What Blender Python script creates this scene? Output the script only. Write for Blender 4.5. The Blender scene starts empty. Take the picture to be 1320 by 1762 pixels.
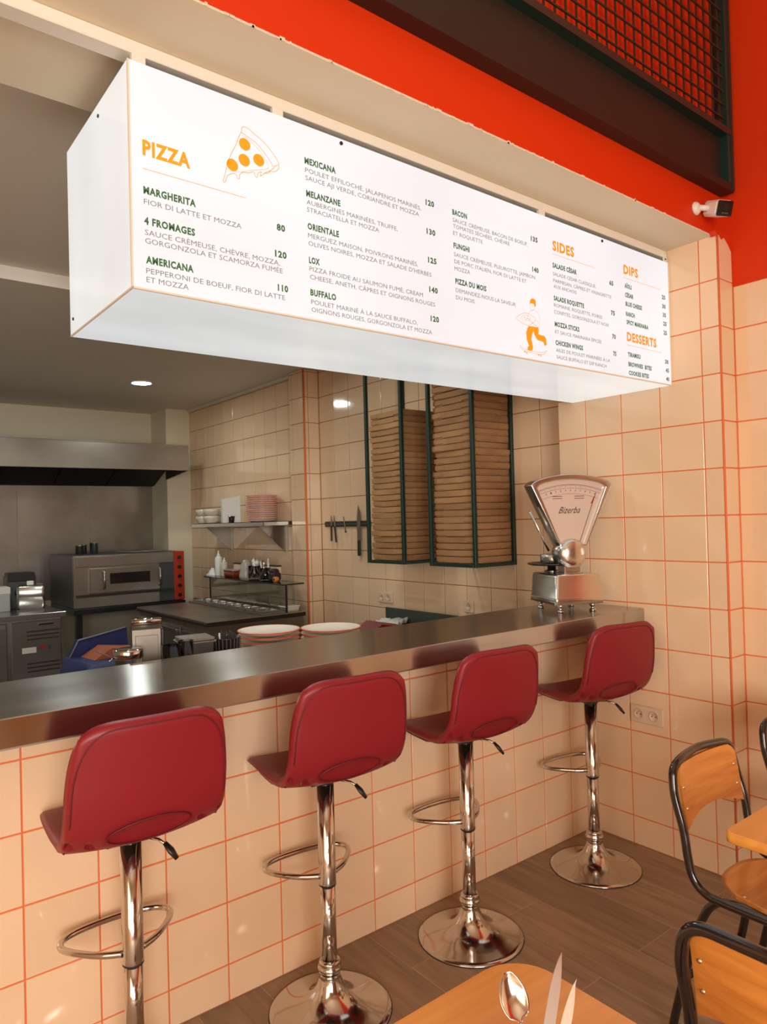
import bpy, bmesh, math, random
from mathutils import Vector, Matrix

random.seed(7)
PI = math.pi
C = bpy.context.scene.collection
S = bpy.context.scene

# ------------------------------------------------------------------ camera
F_PX = 1225.35
ROLL, PITCH, YAW = math.radians(-1.5095), math.radians(0.716), math.radians(38.2765)
cam_d = bpy.data.cameras.new('camera')
cam = bpy.data.objects.new('camera', cam_d)
C.objects.link(cam)
S.camera = cam
cam_d.sensor_fit = 'VERTICAL'
cam_d.sensor_height = 36.0
cam_d.lens = F_PX / 1762.0 * 36.0
cam_d.clip_start = 0.02
fw = Vector((math.sin(YAW)*math.cos(PITCH), math.cos(YAW)*math.cos(PITCH), math.sin(PITCH)))
rt = Vector((math.cos(YAW), -math.sin(YAW), 0))
up = rt.cross(fw)
r2 = math.cos(ROLL)*rt + math.sin(ROLL)*up
u2 = -math.sin(ROLL)*rt + math.cos(ROLL)*up
cam.matrix_world = Matrix(((r2.x, u2.x, -fw.x, 0), (r2.y, u2.y, -fw.y, 0), (r2.z, u2.z, -fw.z, 1.545), (0, 0, 0, 1)))

# ------------------------------------------------------------------ world, view, large lights
w = bpy.data.worlds.new('world')
S.world = w
w.use_nodes = True
w.node_tree.nodes['Background'].inputs[0].default_value = (0.80, 0.90, 1.0, 1)
w.node_tree.nodes['Background'].inputs[1].default_value = 0.8
S.view_settings.view_transform = 'Standard'
S.view_settings.look = 'None'
S.view_settings.gamma = 1
S.view_settings.use_curve_mapping = False
S.view_settings.exposure = 0.0

def area(name, loc, target, sx, sy, power, col, shape='RECTANGLE'):
    d = bpy.data.lights.new(name, 'AREA')
    d.shape = shape; d.size = sx; d.size_y = sy
    d.energy = power; d.color = col
    o = bpy.data.objects.new(name, d)
    C.objects.link(o)
    o.location = loc
    o.rotation_euler = (Vector(target)-Vector(loc)).to_track_quat('-Z', 'Y').to_euler()
    return o
# daylight entering through the shop window (left wall) and the glazed front behind the camera
area('window_daylight', (-2.12, -0.9, 1.75), (1.0, -0.5, 1.5), 2.3, 2.3, 52, (1.0, 0.68, 0.37))
area('shopfront_daylight', (-1.15, -3.42, 1.55), (0.1, 0.0, 0.7), 1.8, 2.1, 200, (1.0, 0.95, 0.89))

# ------------------------------------------------------------------ materials
def mat(name, col, rough=0.5, metal=0.0, spec=0.5, coat=0.0, trans=0.0, emit=None, estr=0.0, alpha=1.0):
    m = bpy.data.materials.new(name)
    m.use_nodes = True
    b = m.node_tree.nodes['Principled BSDF']
    b.inputs['Base Color'].default_value = (*col, 1)
    b.inputs['Roughness'].default_value = rough
    b.inputs['Metallic'].default_value = metal
    b.inputs['Specular IOR Level'].default_value = spec
    b.inputs['Coat Weight'].default_value = coat
    b.inputs['Coat Roughness'].default_value = 0.08
    b.inputs['Transmission Weight'].default_value = trans
    if emit:
        b.inputs['Emission Color'].default_value = (*emit, 1)
        b.inputs['Emission Strength'].default_value = estr
    return m

def nd(m, t, **kw):
    n = m.node_tree.nodes.new(t)
    for k, v in kw.items():
        setattr(n, k, v)
    return n

def lk(m, a, b):
    m.node_tree.links.new(a, b)

def add_noise_bump(m, scale=40, strength=0.1, dist=0.002, stretch=(1, 1, 1), detail=3):
    tc = nd(m, 'ShaderNodeTexCoord'); mp = nd(m, 'ShaderNodeMapping'); no = nd(m, 'ShaderNodeTexNoise'); bu = nd(m, 'ShaderNodeBump')
    mp.inputs['Scale'].default_value = stretch
    no.inputs['Scale'].default_value = scale; no.inputs['Detail'].default_value = detail
    bu.inputs['Strength'].default_value = strength; bu.inputs['Distance'].default_value = dist
    lk(m, tc.outputs['Object'], mp.inputs['Vector']); lk(m, mp.outputs[0], no.inputs['Vector'])
    lk(m, no.outputs['Fac'], bu.inputs['Height'])
    lk(m, bu.outputs[0], m.node_tree.nodes['Principled BSDF'].inputs['Normal'])
    return no

def vary_color(m, c1, c2, scale=5, stretch=(1, 1, 1), per_object=0.0, detail=4, dist=0.0, lo=0.3, hi=0.7):
    tc = nd(m, 'ShaderNodeTexCoord'); mp = nd(m, 'ShaderNodeMapping'); no = nd(m, 'ShaderNodeTexNoise'); rp = nd(m, 'ShaderNodeValToRGB')
    mp.inputs['Scale'].default_value = stretch
    no.inputs['Scale'].default_value = scale; no.inputs['Detail'].default_value = detail
    no.inputs['Distortion'].default_value = dist
    rp.color_ramp.elements[0].position = lo; rp.color_ramp.elements[1].position = hi
    rp.color_ramp.elements[0].color = (*c1, 1); rp.color_ramp.elements[1].color = (*c2, 1)
    oi = nd(m, 'ShaderNodeObjectInfo')
    ad = nd(m, 'ShaderNodeVectorMath', operation='ADD')
    sc = nd(m, 'ShaderNodeMath', operation='MULTIPLY'); sc.inputs[1].default_value = 37.0
    lk(m, oi.outputs['Random'], sc.inputs[0])
    lk(m, tc.outputs['Object'], ad.inputs[0]); lk(m, sc.outputs[0], ad.inputs[1])
    lk(m, ad.outputs[0], mp.inputs['Vector']); lk(m, mp.outputs[0], no.inputs['Vector']); lk(m, no.outputs['Fac'], rp.inputs['Fac'])
    out = rp.outputs['Color']
    if per_object:
        hs = nd(m, 'ShaderNodeHueSaturation')
        mr = nd(m, 'ShaderNodeMapRange')
        mr.inputs['To Min'].default_value = 1-per_object; mr.inputs['To Max'].default_value = 1+per_object
        lk(m, oi.outputs['Random'], mr.inputs['Value']); lk(m, mr.outputs[0], hs.inputs['Value']); lk(m, out, hs.inputs['Color'])
        out = hs.outputs['Color']
    lk(m, out, m.node_tree.nodes['Principled BSDF'].inputs['Base Color'])
    return m

M = {}
M['tile'] = mat('glazed_tile', (0.80, 0.60, 0.42), 0.09, spec=0.5)
vary_color(M['tile'], (0.80, 0.57, 0.365), (0.84, 0.60, 0.40), scale=3, per_object=0.03)
add_noise_bump(M['tile'], scale=9, strength=0.25, dist=0.003, detail=2)
M['grout'] = mat('orange_grout', (0.78, 0.17, 0.045), 0.85)
add_noise_bump(M['grout'], scale=200, strength=0.3)
M['dimmed_grout'] = mat('dimmed_grout', (0.36, 0.15, 0.07), 0.85)  # the orange grout again, with the kitchen dimness put into its colour
M['orange'] = mat('orange_wall_paint', (0.64, 0.034, 0.001), 0.55, spec=0.3)
add_noise_bump(M['orange'], scale=60, strength=0.12, dist=0.002)
M['plaster'] = mat('cream_plaster', (0.74, 0.66, 0.50), 0.8)
vary_color(M['plaster'], (0.71, 0.63, 0.47), (0.76, 0.68, 0.52), scale=2)
M['white_paint'] = mat('white_paint', (0.72, 0.70, 0.64), 0.75)
M['kitchen_wall'] = mat('kitchen_wall_paint', (0.74, 0.67, 0.51), 0.75)
M['cream_paint'] = mat('cream_paint', (0.70, 0.58, 0.44), 0.7)
M['dark_wood'] = mat('dark_wood_panelling', (0.30, 0.13, 0.055), 0.5)
M['kitchen_paint'] = mat('kitchen_ceiling_paint', (0.72, 0.67, 0.58), 0.7)
M['kitchen_floor'] = mat('kitchen_floor', (0.22, 0.2, 0.18), 0.5)
vary_color(M['kitchen_floor'], (0.2, 0.18, 0.16), (0.26, 0.24, 0.21), scale=4)
M['plank'] = mat('wood_look_floor_tile', (0.2, 0.12, 0.07), 0.42, spec=0.4)
vary_color(M['plank'], (0.225, 0.150, 0.090), (0.40, 0.275, 0.175), scale=9, stretch=(3.5, 0.28, 1), per_object=0.12, detail=8, dist=0.6, lo=0.25, hi=0.75)
M['floor_joint'] = mat('floor_joint', (0.52, 0.40, 0.29), 0.85)
M['steel'] = mat('brushed_steel', (0.52, 0.51, 0.49), 0.27, 1.0)
add_noise_bump(M['steel'], scale=30, strength=0.06, dist=0.001, stretch=(1, 30, 30))
M['counter_steel'] = mat('counter_steel', (0.50, 0.49, 0.47), 0.2, 1.0)
_n = add_noise_bump(M['counter_steel'], scale=6, strength=0.03, dist=0.001, stretch=(1, 3, 3), detail=1)
_r = nd(M['counter_steel'], 'ShaderNodeMapRange'); _n2 = nd(M['counter_steel'], 'ShaderNodeTexNoise'); _n2.inputs['Scale'].default_value = 3
_r.inputs['To Min'].default_value = 0.17; _r.inputs['To Max'].default_value = 0.25
_b = M['counter_steel'].node_tree.nodes['Principled BSDF']; _b.inputs['Anisotropic'].default_value = 0.93
_cx = nd(M['counter_steel'], 'ShaderNodeCombineXYZ'); _cx.inputs[1].default_value = 1.0; _cx.inputs[2].default_value = 1.0
lk(M['counter_steel'], _cx.outputs[0], _b.inputs['Tangent'])
lk(M['counter_steel'], _n2.outputs['Fac'], _r.inputs['Value']); lk(M['counter_steel'], _r.outputs[0], M['counter_steel'].node_tree.nodes['Principled BSDF'].inputs['Roughness'])
M['dull_steel'] = mat('dull_steel', (0.36, 0.35, 0.33), 0.38, 1.0)
vary_color(M['dull_steel'], (0.30, 0.265, 0.225), (0.42, 0.385, 0.335), scale=2.5)
M['chrome'] = mat('chrome', (0.60, 0.58, 0.55), 0.11, 1.0)
M['polished'] = mat('polished_cast_metal', (0.74, 0.72, 0.68), 0.2, 1.0)
M['bronze_steel'] = mat('tinted_steel', (0.20, 0.17, 0.14), 0.42, 1.0)
M['knife_steel'] = mat('knife_steel', (0.88, 0.82, 0.72), 0.38, 1.0)
M['cutlery'] = mat('cutlery_steel', (0.80, 0.77, 0.72), 0.14, 1.0)
M['leather'] = mat('burgundy_leatherette', (0.235, 0.011, 0.017), 0.42, spec=0.45)
add_noise_bump(M['leather'], scale=350, strength=0.10, dist=0.0006)
M['stitch'] = mat('dark_burgundy_seam', (0.12, 0.006, 0.010), 0.55)
M['black_plastic'] = mat('black_plastic', (0.012, 0.012, 0.012), 0.35)
M['black_rubber'] = mat('black_rubber', (0.02, 0.02, 0.02), 0.7)
M['black_enamel'] = mat('black_enamel', (0.012, 0.007, 0.006), 0.16, coat=0.6)
M['beech'] = mat('varnished_beech', (0.66, 0.31, 0.09), 0.28, coat=0.25)
vary_color(M['beech'], (0.50, 0.165, 0.022), (0.68, 0.27, 0.048), scale=7, stretch=(0.35, 6, 6), detail=6, dist=0.4)
M['table_wood'] = mat('varnished_table_wood', (0.72, 0.36, 0.12), 0.3, coat=0.2)
vary_color(M['table_wood'], (0.72, 0.29, 0.045), (0.84, 0.38, 0.075), scale=5, stretch=(0.4, 7, 7), detail=6, dist=0.5)
M['wood_edge'] = mat('board_edge', (0.55, 0.30, 0.11), 0.5)
M['cardboard'] = mat('brown_cardboard', (0.38, 0.20, 0.085), 0.8)
vary_color(M['cardboard'], (0.29, 0.145, 0.058), (0.39, 0.21, 0.09), scale=6, per_object=0.10)
M['green_metal'] = mat('dark_green_metal', (0.007, 0.028, 0.022), 0.4)
M['mesh_metal'] = mat('brown_black_metal', (0.036, 0.022, 0.013), 0.5)
M['brown_board'] = mat('dark_brown_board', (0.022, 0.015, 0.009), 0.5)
M['dark_frame'] = mat('dark_frame', (0.022, 0.012, 0.008), 0.5)
M['socket'] = mat('cream_plastic', (0.74, 0.56, 0.40), 0.35)
M['white_plastic'] = mat('white_plastic', (0.80, 0.76, 0.70), 0.35)
M['dark_hole'] = mat('dark_hole', (0.03, 0.02, 0.015), 0.6)
M['hood_dark'] = mat('dark_hood_interior', (0.035, 0.034, 0.038), 0.5, 0.6)
M['oven_dark'] = mat('oven_side_enamel', (0.06, 0.065, 0.07), 0.45)
M['oven_glass'] = mat('oven_glass', (0.015, 0.012, 0.012), 0.08)
M['oven_red'] = mat('oven_control_red', (0.45, 0.035, 0.012), 0.4)
M['blue'] = mat('blue_nylon', (0.018, 0.03, 0.14), 0.5)
M['orange_lining'] = mat('orange_lining', (0.42, 0.11, 0.045), 0.6)
M['plate'] = mat('glazed_white_plate', (0.90, 0.85, 0.76), 0.12)
M['plate_rim'] = mat('plate_red_rim', (0.78, 0.13, 0.05), 0.2)
M['bowl'] = mat('cream_bowl', (0.62, 0.56, 0.45), 0.25)
M['paper'] = mat('white_paper', (0.80, 0.80, 0.76), 0.8)
M['dark_red'] = mat('dark_red_plastic', (0.16, 0.006, 0.008), 0.4)
M['display_red'] = mat('red_display', (0.35, 0.02, 0.015), 0.4)
M['slate_green'] = mat('slate_green_upstand', (0.055, 0.075, 0.065), 0.3)
M['bag'] = mat('clear_bag', (0.75, 0.70, 0.64), 0.2, trans=0.5)
M['sauce'] = mat('tomato_sauce', (0.22, 0.035, 0.015), 0.3)
M['dial'] = mat('scale_dial', (0.72, 0.60, 0.52), 0.3, 0.25)
M['print_black'] = mat('print_black', (0.04, 0.03, 0.03), 0.5)
M['print_green'] = mat('print_green', (0.045, 0.16, 0.055), 0.5)
M['print_grey'] = mat('print_grey', (0.24, 0.245, 0.245), 0.5)
M['print_orange'] = mat('print_orange', (0.95, 0.30, 0.01), 0.5, emit=(1.0, 0.25, 0.006), estr=0.45)
M['red_print'] = mat('red_pointer', (0.45, 0.03, 0.02), 0.4)
M['trim_white'] = mat('white_trim', (0.78, 0.75, 0.66), 0.5)
M['glass'] = mat('clear_glass', (0.9, 0.93, 0.92), 0.03, trans=1.0)
M['smoke_glass'] = mat('smoked_glass', (0.62, 0.66, 0.62), 0.04, trans=1.0)
M['screw'] = mat('screw_dark', (0.05, 0.04, 0.04), 0.4, 0.5)
M['rivet'] = mat('rivet_metal', (0.75, 0.7, 0.62), 0.25, 1.0)
M['lamp'] = mat('lamp_diffuser', (0.9, 0.9, 0.9), 0.4, emit=(0.90, 1.0, 0.95), estr=45)
M['lamp_ring'] = mat('lamp_ring', (0.7, 0.68, 0.64), 0.4)

# back-lit opal acrylic of the menu box: tubes inside make soft bright zones
def lightbox_mat(name, base, estr, amp, scale, warm=(1, 1, 1)):
    m = mat(name, (0.34, 0.34, 0.34), 0.16, spec=0.4)
    tc = nd(m, 'ShaderNodeTexCoord'); mp = nd(m, 'ShaderNodeMapping'); no = nd(m, 'ShaderNodeTexNoise')
    mp.inputs['Scale'].default_value = (0.9, 3.0, 1.6)
    no.inputs['Scale'].default_value = scale; no.inputs['Detail'].default_value = 1
    mr = nd(m, 'ShaderNodeMapRange')
    mr.inputs['From Min'].default_value = 0.3; mr.inputs['From Max'].default_value = 0.7
    mr.inputs['To Min'].default_value = estr*(1-amp); mr.inputs['To Max'].default_value = estr*(1+amp)
    b = m.node_tree.nodes['Principled BSDF']
    b.inputs['Emission Color'].default_value = (*base, 1)
    lk(m, tc.outputs['Object'], mp.inputs['Vector']); lk(m, mp.outputs[0], no.inputs['Vector'])
    lk(m, no.outputs['Fac'], mr.inputs['Value']); lk(m, mr.outputs[0], b.inputs['Emission Strength'])
    return m
M['box_front'] = lightbox_mat('backlit_front', (0.84, 0.92, 1.0), 0.70, 0.08, 1.3)
M['box_side'] = lightbox_mat('backlit_side', (0.90, 0.96, 0.97), 0.68, 0.06, 1.3)
M['box_bottom'] = lightbox_mat('backlit_bottom', (0.88, 0.95, 0.97), 0.64, 0.08, 1.6)
M['seam'] = mat('acrylic_seam', (0.62, 0.52, 0.40), 0.3, emit=(0.8, 0.65, 0.45), estr=0.25)

# ------------------------------------------------------------------ mesh helpers
class MB:
    def __init__(self):
        self.v = []; self.f = []; self.mi = []; self.sm = []
        self.T = Matrix.Identity(4)
    def add(self, vs, fs, mi=0, smooth=False):
        o = len(self.v)
        self.v += [tuple(self.T @ Vector(p)) for p in vs]
        self.f += [tuple(i+o for i in f) for f in fs]
        self.mi += [mi]*len(fs); self.sm += [smooth]*len(fs)
        return self
    def box(self, x0, y0, z0, x1, y1, z1, b=0.0, mi=0):
        if x0 > x1: x0, x1 = x1, x0
        if y0 > y1: y0, y1 = y1, y0
        if z0 > z1: z0, z1 = z1, z0
        if b <= 0:
            vs = [(x, y, z) for z in (z0, z1) for y in (y0, y1) for x in (x0, x1)]
            fs = [(0, 2, 3, 1), (4, 5, 7, 6), (0, 1, 5, 4), (2, 6, 7, 3), (0, 4, 6, 2), (1, 3, 7, 5)]
            return self.add(vs, fs, mi)
        b = min(b, (x1-x0)/2.01, (y1-y0)/2.01, (z1-z0)/2.01)
        # chamfered box: 24 verts
        vs = []; idx = {}
        X = (x0, x1); Y = (y0, y1); Z = (z0, z1)
        for i in (0, 1):
            for j in (0, 1):
                for k in (0, 1):
                    sx = b if i == 0 else -b; sy = b if j == 0 else -b; sz = b if k == 0 else -b
                    idx[(i, j, k, 'x')] = len(vs); vs.append((X[i], Y[j]+sy, Z[k]+sz))
                    idx[(i, j, k, 'y')] = len(vs); vs.append((X[i]+sx, Y[j], Z[k]+sz))
                    idx[(i, j, k, 'z')] = len(vs); vs.append((X[i]+sx, Y[j]+sy, Z[k]))
        fs = []
        g = lambda i, j, k, a: idx[(i, j, k, a)]
        for i in (0, 1):
            q = [g(i, 0, 0, 'x'), g(i, 1, 0, 'x'), g(i, 1, 1, 'x'), g(i, 0, 1, 'x')]
            fs.append(tuple(q if i else q[::-1]))
            q = [g(0, i, 0, 'y'), g(1, i, 0, 'y'), g(1, i, 1, 'y'), g(0, i, 1, 'y')]
            fs.append(tuple(q[::-1] if i else q))
            q = [g(0, 0, i, 'z'), g(1, 0, i, 'z'), g(1, 1, i, 'z'), g(0, 1, i, 'z')]
            fs.append(tuple(q if i else q[::-1]))
        for i in (0, 1):
            for j in (0, 1):
                fs.append((g(i, j, 0, 'x'), g(i, j, 1, 'x'), g(i, j, 1, 'y'), g(i, j, 0, 'y')) if (i == j) == False else (g(i, j, 0, 'y'), g(i, j, 1, 'y'), g(i, j, 1, 'x'), g(i, j, 0, 'x')))
                fs.append((g(i, 0, j, 'x'), g(i, 1, j, 'x'), g(i, 1, j, 'z'), g(i, 0, j, 'z')) if i == j else (g(i, 0, j, 'z'), g(i, 1, j, 'z'), g(i, 1, j, 'x'), g(i, 0, j, 'x')))
                fs.append((g(0, i, j, 'y'), g(1, i, j, 'y'), g(1, i, j, 'z'), g(0, i, j, 'z')) if i != j else (g(0, i, j, 'z'), g(1, i, j, 'z'), g(1, i, j, 'y'), g(0, i, j, 'y')))
                for k in (0, 1):
                    t = (g(i, j, k, 'x'), g(i, j, k, 'y'), g(i, j, k, 'z'))
                    fs.append(t if (i+j+k) % 2 else t[::-1])
        return self.add(vs, fs, mi)
    def lathe(self, prof, n=32, mi=0, smooth=True, c=(0, 0), cap0=True, cap1=True, axis='z', org=(0, 0, 0)):
        """prof: list of (r, z)"""
        vs = []; fs = []
        for r, z in prof:
            for k in range(n):
                a = 2*PI*k/n
                p = (r*math.cos(a), r*math.sin(a), z)
                if axis == 'x': p = (p[2], p[0], p[1])
                if axis == 'y': p = (p[0], p[2], -p[1])
                vs.append((p[0]+c[0]+org[0], p[1]+c[1]+org[1], p[2]+org[2]))
        m = len(prof)
        for i in range(m-1):
            for k in range(n):
                k2 = (k+1) % n
                fs.append((i*n+k, i*n+k2, (i+1)*n+k2, (i+1)*n+k))
        self.add(vs, fs, mi, smooth)
        o = len(self.v)-len(vs)
        if cap0 and prof[0][0] > 1e-5:
            self.f.append(tuple(o+k for k in range(n))[::-1]); self.mi.append(mi); self.sm.append(False)
        if cap1 and prof[-1][0] > 1e-5:
            self.f.append(tuple(o+(m-1)*n+k for k in range(n))); self.mi.append(mi); self.sm.append(False)
        return self
    def cyl(self, p0, p1, r, n=16, mi=0, r1=None):
        return self.tube([p0, p1], r, n, mi, r1=r1)
    def tube(self, pts, r, n=10, mi=0, closed=False, r1=None, cap=True, flat=None):
        pts = [Vector(p) for p in pts]
        m = len(pts)
        vs = []; fs = []
        prev = None
        for i, p in enumerate(pts):
            if closed:
                d = (pts[(i+1) % m]-pts[i-1]).normalized()
            else:
                d = (pts[min(i+1, m-1)]-pts[max(i-1, 0)]).normalized()
            if prev is None:
                a = Vector((0, 0, 1)) if abs(d.z) < 0.9 else Vector((1, 0, 0))
                x = d.cross(a).normalized()
            else:
                x = (prev-d*prev.dot(d)).normalized()
            prev = x
            y = d.cross(x)
            rr = r if r1 is None else r+(r1-r)*i/(m-1)
            if callable(r): rr = r(i/(m-1))
            for k in range(n):
                a = 2*PI*k/n
                vs.append(tuple(p+x*(rr*math.cos(a))+y*(rr*math.sin(a)*(flat or 1))))
        seg = m if closed else m-1
        for i in range(seg):
            i2 = (i+1) % m
            for k in range(n):
                k2 = (k+1) % n
                fs.append((i*n+k, i*n+k2, i2*n+k2, i2*n+k))
        self.add(vs, fs, mi, True)
        o = len(self.v)-len(vs)
        if not closed and cap:
            self.f.append(tuple(o+k for k in range(n))[::-1]); self.mi.append(mi); self.sm.append(False)
            self.f.append(tuple(o+(m-1)*n+k for k in range(n))); self.mi.append(mi); self.sm.append(False)
        return self
    def prism(self, poly, axis, a0, a1, mi=0):
        """poly 2D; axis 'y': poly=(x,z) extruded in y; 'x': (y,z); 'z': (x,y)"""
        n = len(poly); vs = []
        for a in (a0, a1):
            for p, q in poly:
                vs.append({'y': (p, a, q), 'x': (a, p, q), 'z': (p, q, a)}[axis])
        fs = [tuple(range(n)), tuple(range(2*n-1, n-1, -1))]
        for i in range(n):
            j = (i+1) % n
            fs.append((i, i+n, j+n, j))
        return self.add(vs, fs, mi)
    def build(self, name, mats, parent=None, loc=None, fix=True):
        me = bpy.data.meshes.new(name)
        me.from_pydata(self.v, [], self.f)
        if not isinstance(mats, (list, tuple)): mats = [mats]
        for m in mats: me.materials.append(m)
        me.polygons.foreach_set('material_index', self.mi)
        me.polygons.foreach_set('use_smooth', self.sm)
        if fix:
            bm = bmesh.new(); bm.from_mesh(me)
            bmesh.ops.recalc_face_normals(bm, faces=bm.faces)
            bm.to_mesh(me); bm.free()
        me.update()
        o = bpy.data.objects.new(name, me)
        C.objects.link(o)
        if loc is not None: o.location = loc
        if parent is not None: o.parent = parent
        return o

def tag(o, label, cat, group=None, kind=None):
    o['label'] = label; o['category'] = cat
    if group: o['group'] = group
    if kind: o['kind'] = kind
    return o
def struct(o):
    o['kind'] = 'structure'; return o
def thing(name, label, cat, loc=(0, 0, 0), rz=0, group=None):
    o = bpy.data.objects.new(name, None)
    o.empty_display_size = 0.1
    C.objects.link(o); o.location = loc; o.rotation_euler = (0, 0, rz)
    return tag(o, label, cat, group)
def kids(o):
    return [c for c in bpy.data.objects if c.parent == o]
def dup(o, parent=None, loc=None, rz=None, label=None):
    c = o.copy(); C.objects.link(c)
    if parent: c.parent = parent
    if loc is not None: c.location = loc
    if rz is not None: c.rotation_euler = (0, 0, rz)
    if label: c['label'] = label
    for k in kids(o): dup(k, c)
    return c
ORD = ['first', 'second', 'third', 'fourth', 'fifth', 'sixth', 'seventh', 'eighth', 'ninth', 'tenth', 'eleventh', 'twelfth', 'thirteenth', 'fourteenth', 'fifteenth', 'sixteenth', 'seventeenth', 'eighteenth', 'nineteenth', 'twentieth']
def ordinal(i):
    if i < 20: return ORD[i]
    t, r = divmod(i+1, 10)
    n = {2: ('twentieth', 'twenty-'), 3: ('thirtieth', 'thirty-')}[t]
    return n[0] if r == 0 else n[1]+ORD[r-1]
def arc(cx, cy, r, a0, a1, n):
    return [(cx+r*math.cos(math.radians(a0+(a1-a0)*i/n)), cy+r*math.sin(math.radians(a0+(a1-a0)*i/n))) for i in range(n+1)]
def smooth_path(pts, n=6, closed=False):
    """Catmull-Rom"""
    P = [Vector(p) for p in pts]; m = len(P); out = []
    rng = range(m) if closed else range(m-1)
    for i in rng:
        if closed: a, b, c, d = P[i-1], P[i], P[(i+1) % m], P[(i+2) % m]
        else: a, b, c, d = P[max(i-1, 0)], P[i], P[i+1], P[min(i+2, m-1)]
        for k in range(n):
            t = k/n
            out.append(0.5*((2*b)+(c-a)*t+(2*a-5*b+4*c-d)*t*t+(3*b-a-3*c+d)*t**3))
    if not closed: out.append(P[-1])
    return out

# ================================================================== STRUCTURE
def box_struct(name, x0, y0, z0, x1, y1, z1, m, parent=None):
    o = MB().box(x0, y0, z0, x1, y1, z1).build(name, m, parent)
    return struct(o) if parent is None else o

# ---- dining room shell
box_struct('floor', -2.3, -3.6, -0.12, 3.3, 2.28, -0.0012, M['floor_joint'])
floor_o = bpy.data.objects['floor']
kf = box_struct('floor', -1.3, 2.28, -0.12, 3.3, 7.7, 0.0, M['kitchen_floor'])
box_struct('ceiling', -2.3, -3.6, 4.3, 3.3, 1.478, 4.4, M['cream_paint'])

# planks of the dining floor: 225 mm boards running away from the counter, half-bond
PW = 0.2235; PL = 0.9
plank_mesh = {}
def plank(x0, y0, x1, y1):
    key = (round(x1-x0, 3), round(y1-y0, 3))
    g = 0.0030
    if key not in plank_mesh:
        w_, l_ = x1-x0-g, y1-y0-g
        mb = MB(); h = 0.0008
        a, b = w_/2, l_/2
        ring = lambda s, z: [(-a+s, -b+s, z), (a-s, -b+s, z), (a-s, b-s, z), (-a+s, b-s, z)]
        vs = ring(0, -0.01)+ring(0, -h)+ring(h, 0)
        fs = [(8, 9, 10, 11)]
        for i in range(4):
            j = (i+1) % 4
            fs += [(i, j, j+4, i+4), (i+4, j+4, j+8, i+8)]
        mb.add(vs, fs)
        o = mb.build('plank', M['plank'], floor_o)
        plank_mesh[key] = o.data
    else:
        o = bpy.data.objects.new('plank', plank_mesh[key]); C.objects.link(o); o.parent = floor_o
    o.location = ((x0+x1)/2, (y0+y1)/2, 0.0)
for c in range(-6, 7):
    xa = 2.027+PW*c; xb = min(xa+PW, 2.98 if True else xb)
    if xb-xa < 0.02: continue
    off = 1.91 if c % 2 == 0 else 1.46
    y = off
    cuts = []
    while y > -1.2: cuts.append(y); y -= PL
    ys = [2.165]+cuts
    if off == 1.46: ys = [2.165]+cuts
    for i in range(len(ys)-1):
        plank(xa, ys[i+1], xb, ys[i])
for (ya, yb) in ((1.45, 0.56), (0.56, -0.34)):
    plank(2.98, yb, 3.10, ya)

# ---- wall tiles
full_tile = {}
def tile(parent, axis, plane, u0, u1, z0, z1):
    g = 0.0048
    w_, h_ = u1-u0-g, z1-z0-g
    if w_ < 0.012 or h_ < 0.012: return
    key = (round(w_, 3), round(h_, 3))
    if key not in full_tile:
        a, b = w_/2, h_/2; s = 0.0016
        ring = lambda s, y: [(-a+s, y, -b+s), (a-s, y, -b+s), (a-s, y, b-s), (-a+s, y, b-s)]
        vs = ring(0, 0.005)+ring(0, 0.0012)+ring(s, 0)
        fs = [(8, 9, 10, 11)]
        for i in range(4):
            j = (i+1) % 4
            fs += [(i, j, j+4, i+4), (i+4, j+4, j+8, i+8)]
        mb = MB(); mb.add(vs, fs)
        o = mb.build('tile', M['tile'], parent)
        full_tile[key] = o.data
    else:
        o = bpy.data.objects.new('tile', full_tile[key]); C.objects.link(o); o.parent = parent
    rx = random.uniform(-1, 1)*math.radians(0.22); rzz = random.uniform(-1, 1)*math.radians(0.22)
    jit = random.uniform(0, 0.0005)
    if axis == 'y':
        o.location = ((u0+u1)/2, plane+jit, (z0+z1)/2); o.rotation_euler = (rx, 0, rzz)
    else:
        o.location = (plane+jit, (u0+u1)/2, (z0+z1)/2); o.rotation_euler = (rx, 0, rzz-PI/2)
def cuts(a, b, ph, step=0.2):
    k = math.ceil((a-ph)/step+1e-6); out = [a]
    v = ph+k*step
    while v < b-1e-6:
        if v-out[-1] > 0.012: out.append(v)
        v += step
    out.append(b)
    return out
def tiles(parent, axis, plane, ua, ub, za, zb, pu, pz, skip=None):
    U = cuts(ua, ub, pu); Z = cuts(za, zb, pz)
    for i in range(len(U)-1):
        for j in range(len(Z)-1):
            if skip and skip((U[i]+U[i+1])/2, (Z[j]+Z[j+1])/2): continue
            tile(parent, axis, plane, U[i], U[i+1], Z[j], Z[j+1])

wc = box_struct('wall_counter', -0.9, 2.1685, 0, 2.98, 2.28, 1.041, M['grout'])
tiles(wc, 'y', 2.165, -0.9, 2.98, 0.0, 1.041, 0.02, 0.117)

wp = box_struct('wall_pillar', 2.9835, 1.4585, 0, 3.25, 2.307, 2.72, M['grout'])
tiles(wp, 'x', 2.98, 1.455, 2.307, 0.0, 2.72, 1.541, 0.131)
tiles(wp, 'y', 1.455, 2.98, 3.10, 0.0, 2.72, 2.9, 0.131)
t = MB().tube([(2.9825, 1.4575, 0), (2.9825, 1.4575, 2.72)], 0.0048, 8).build('grout_bead', M['grout'], wp)

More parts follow.
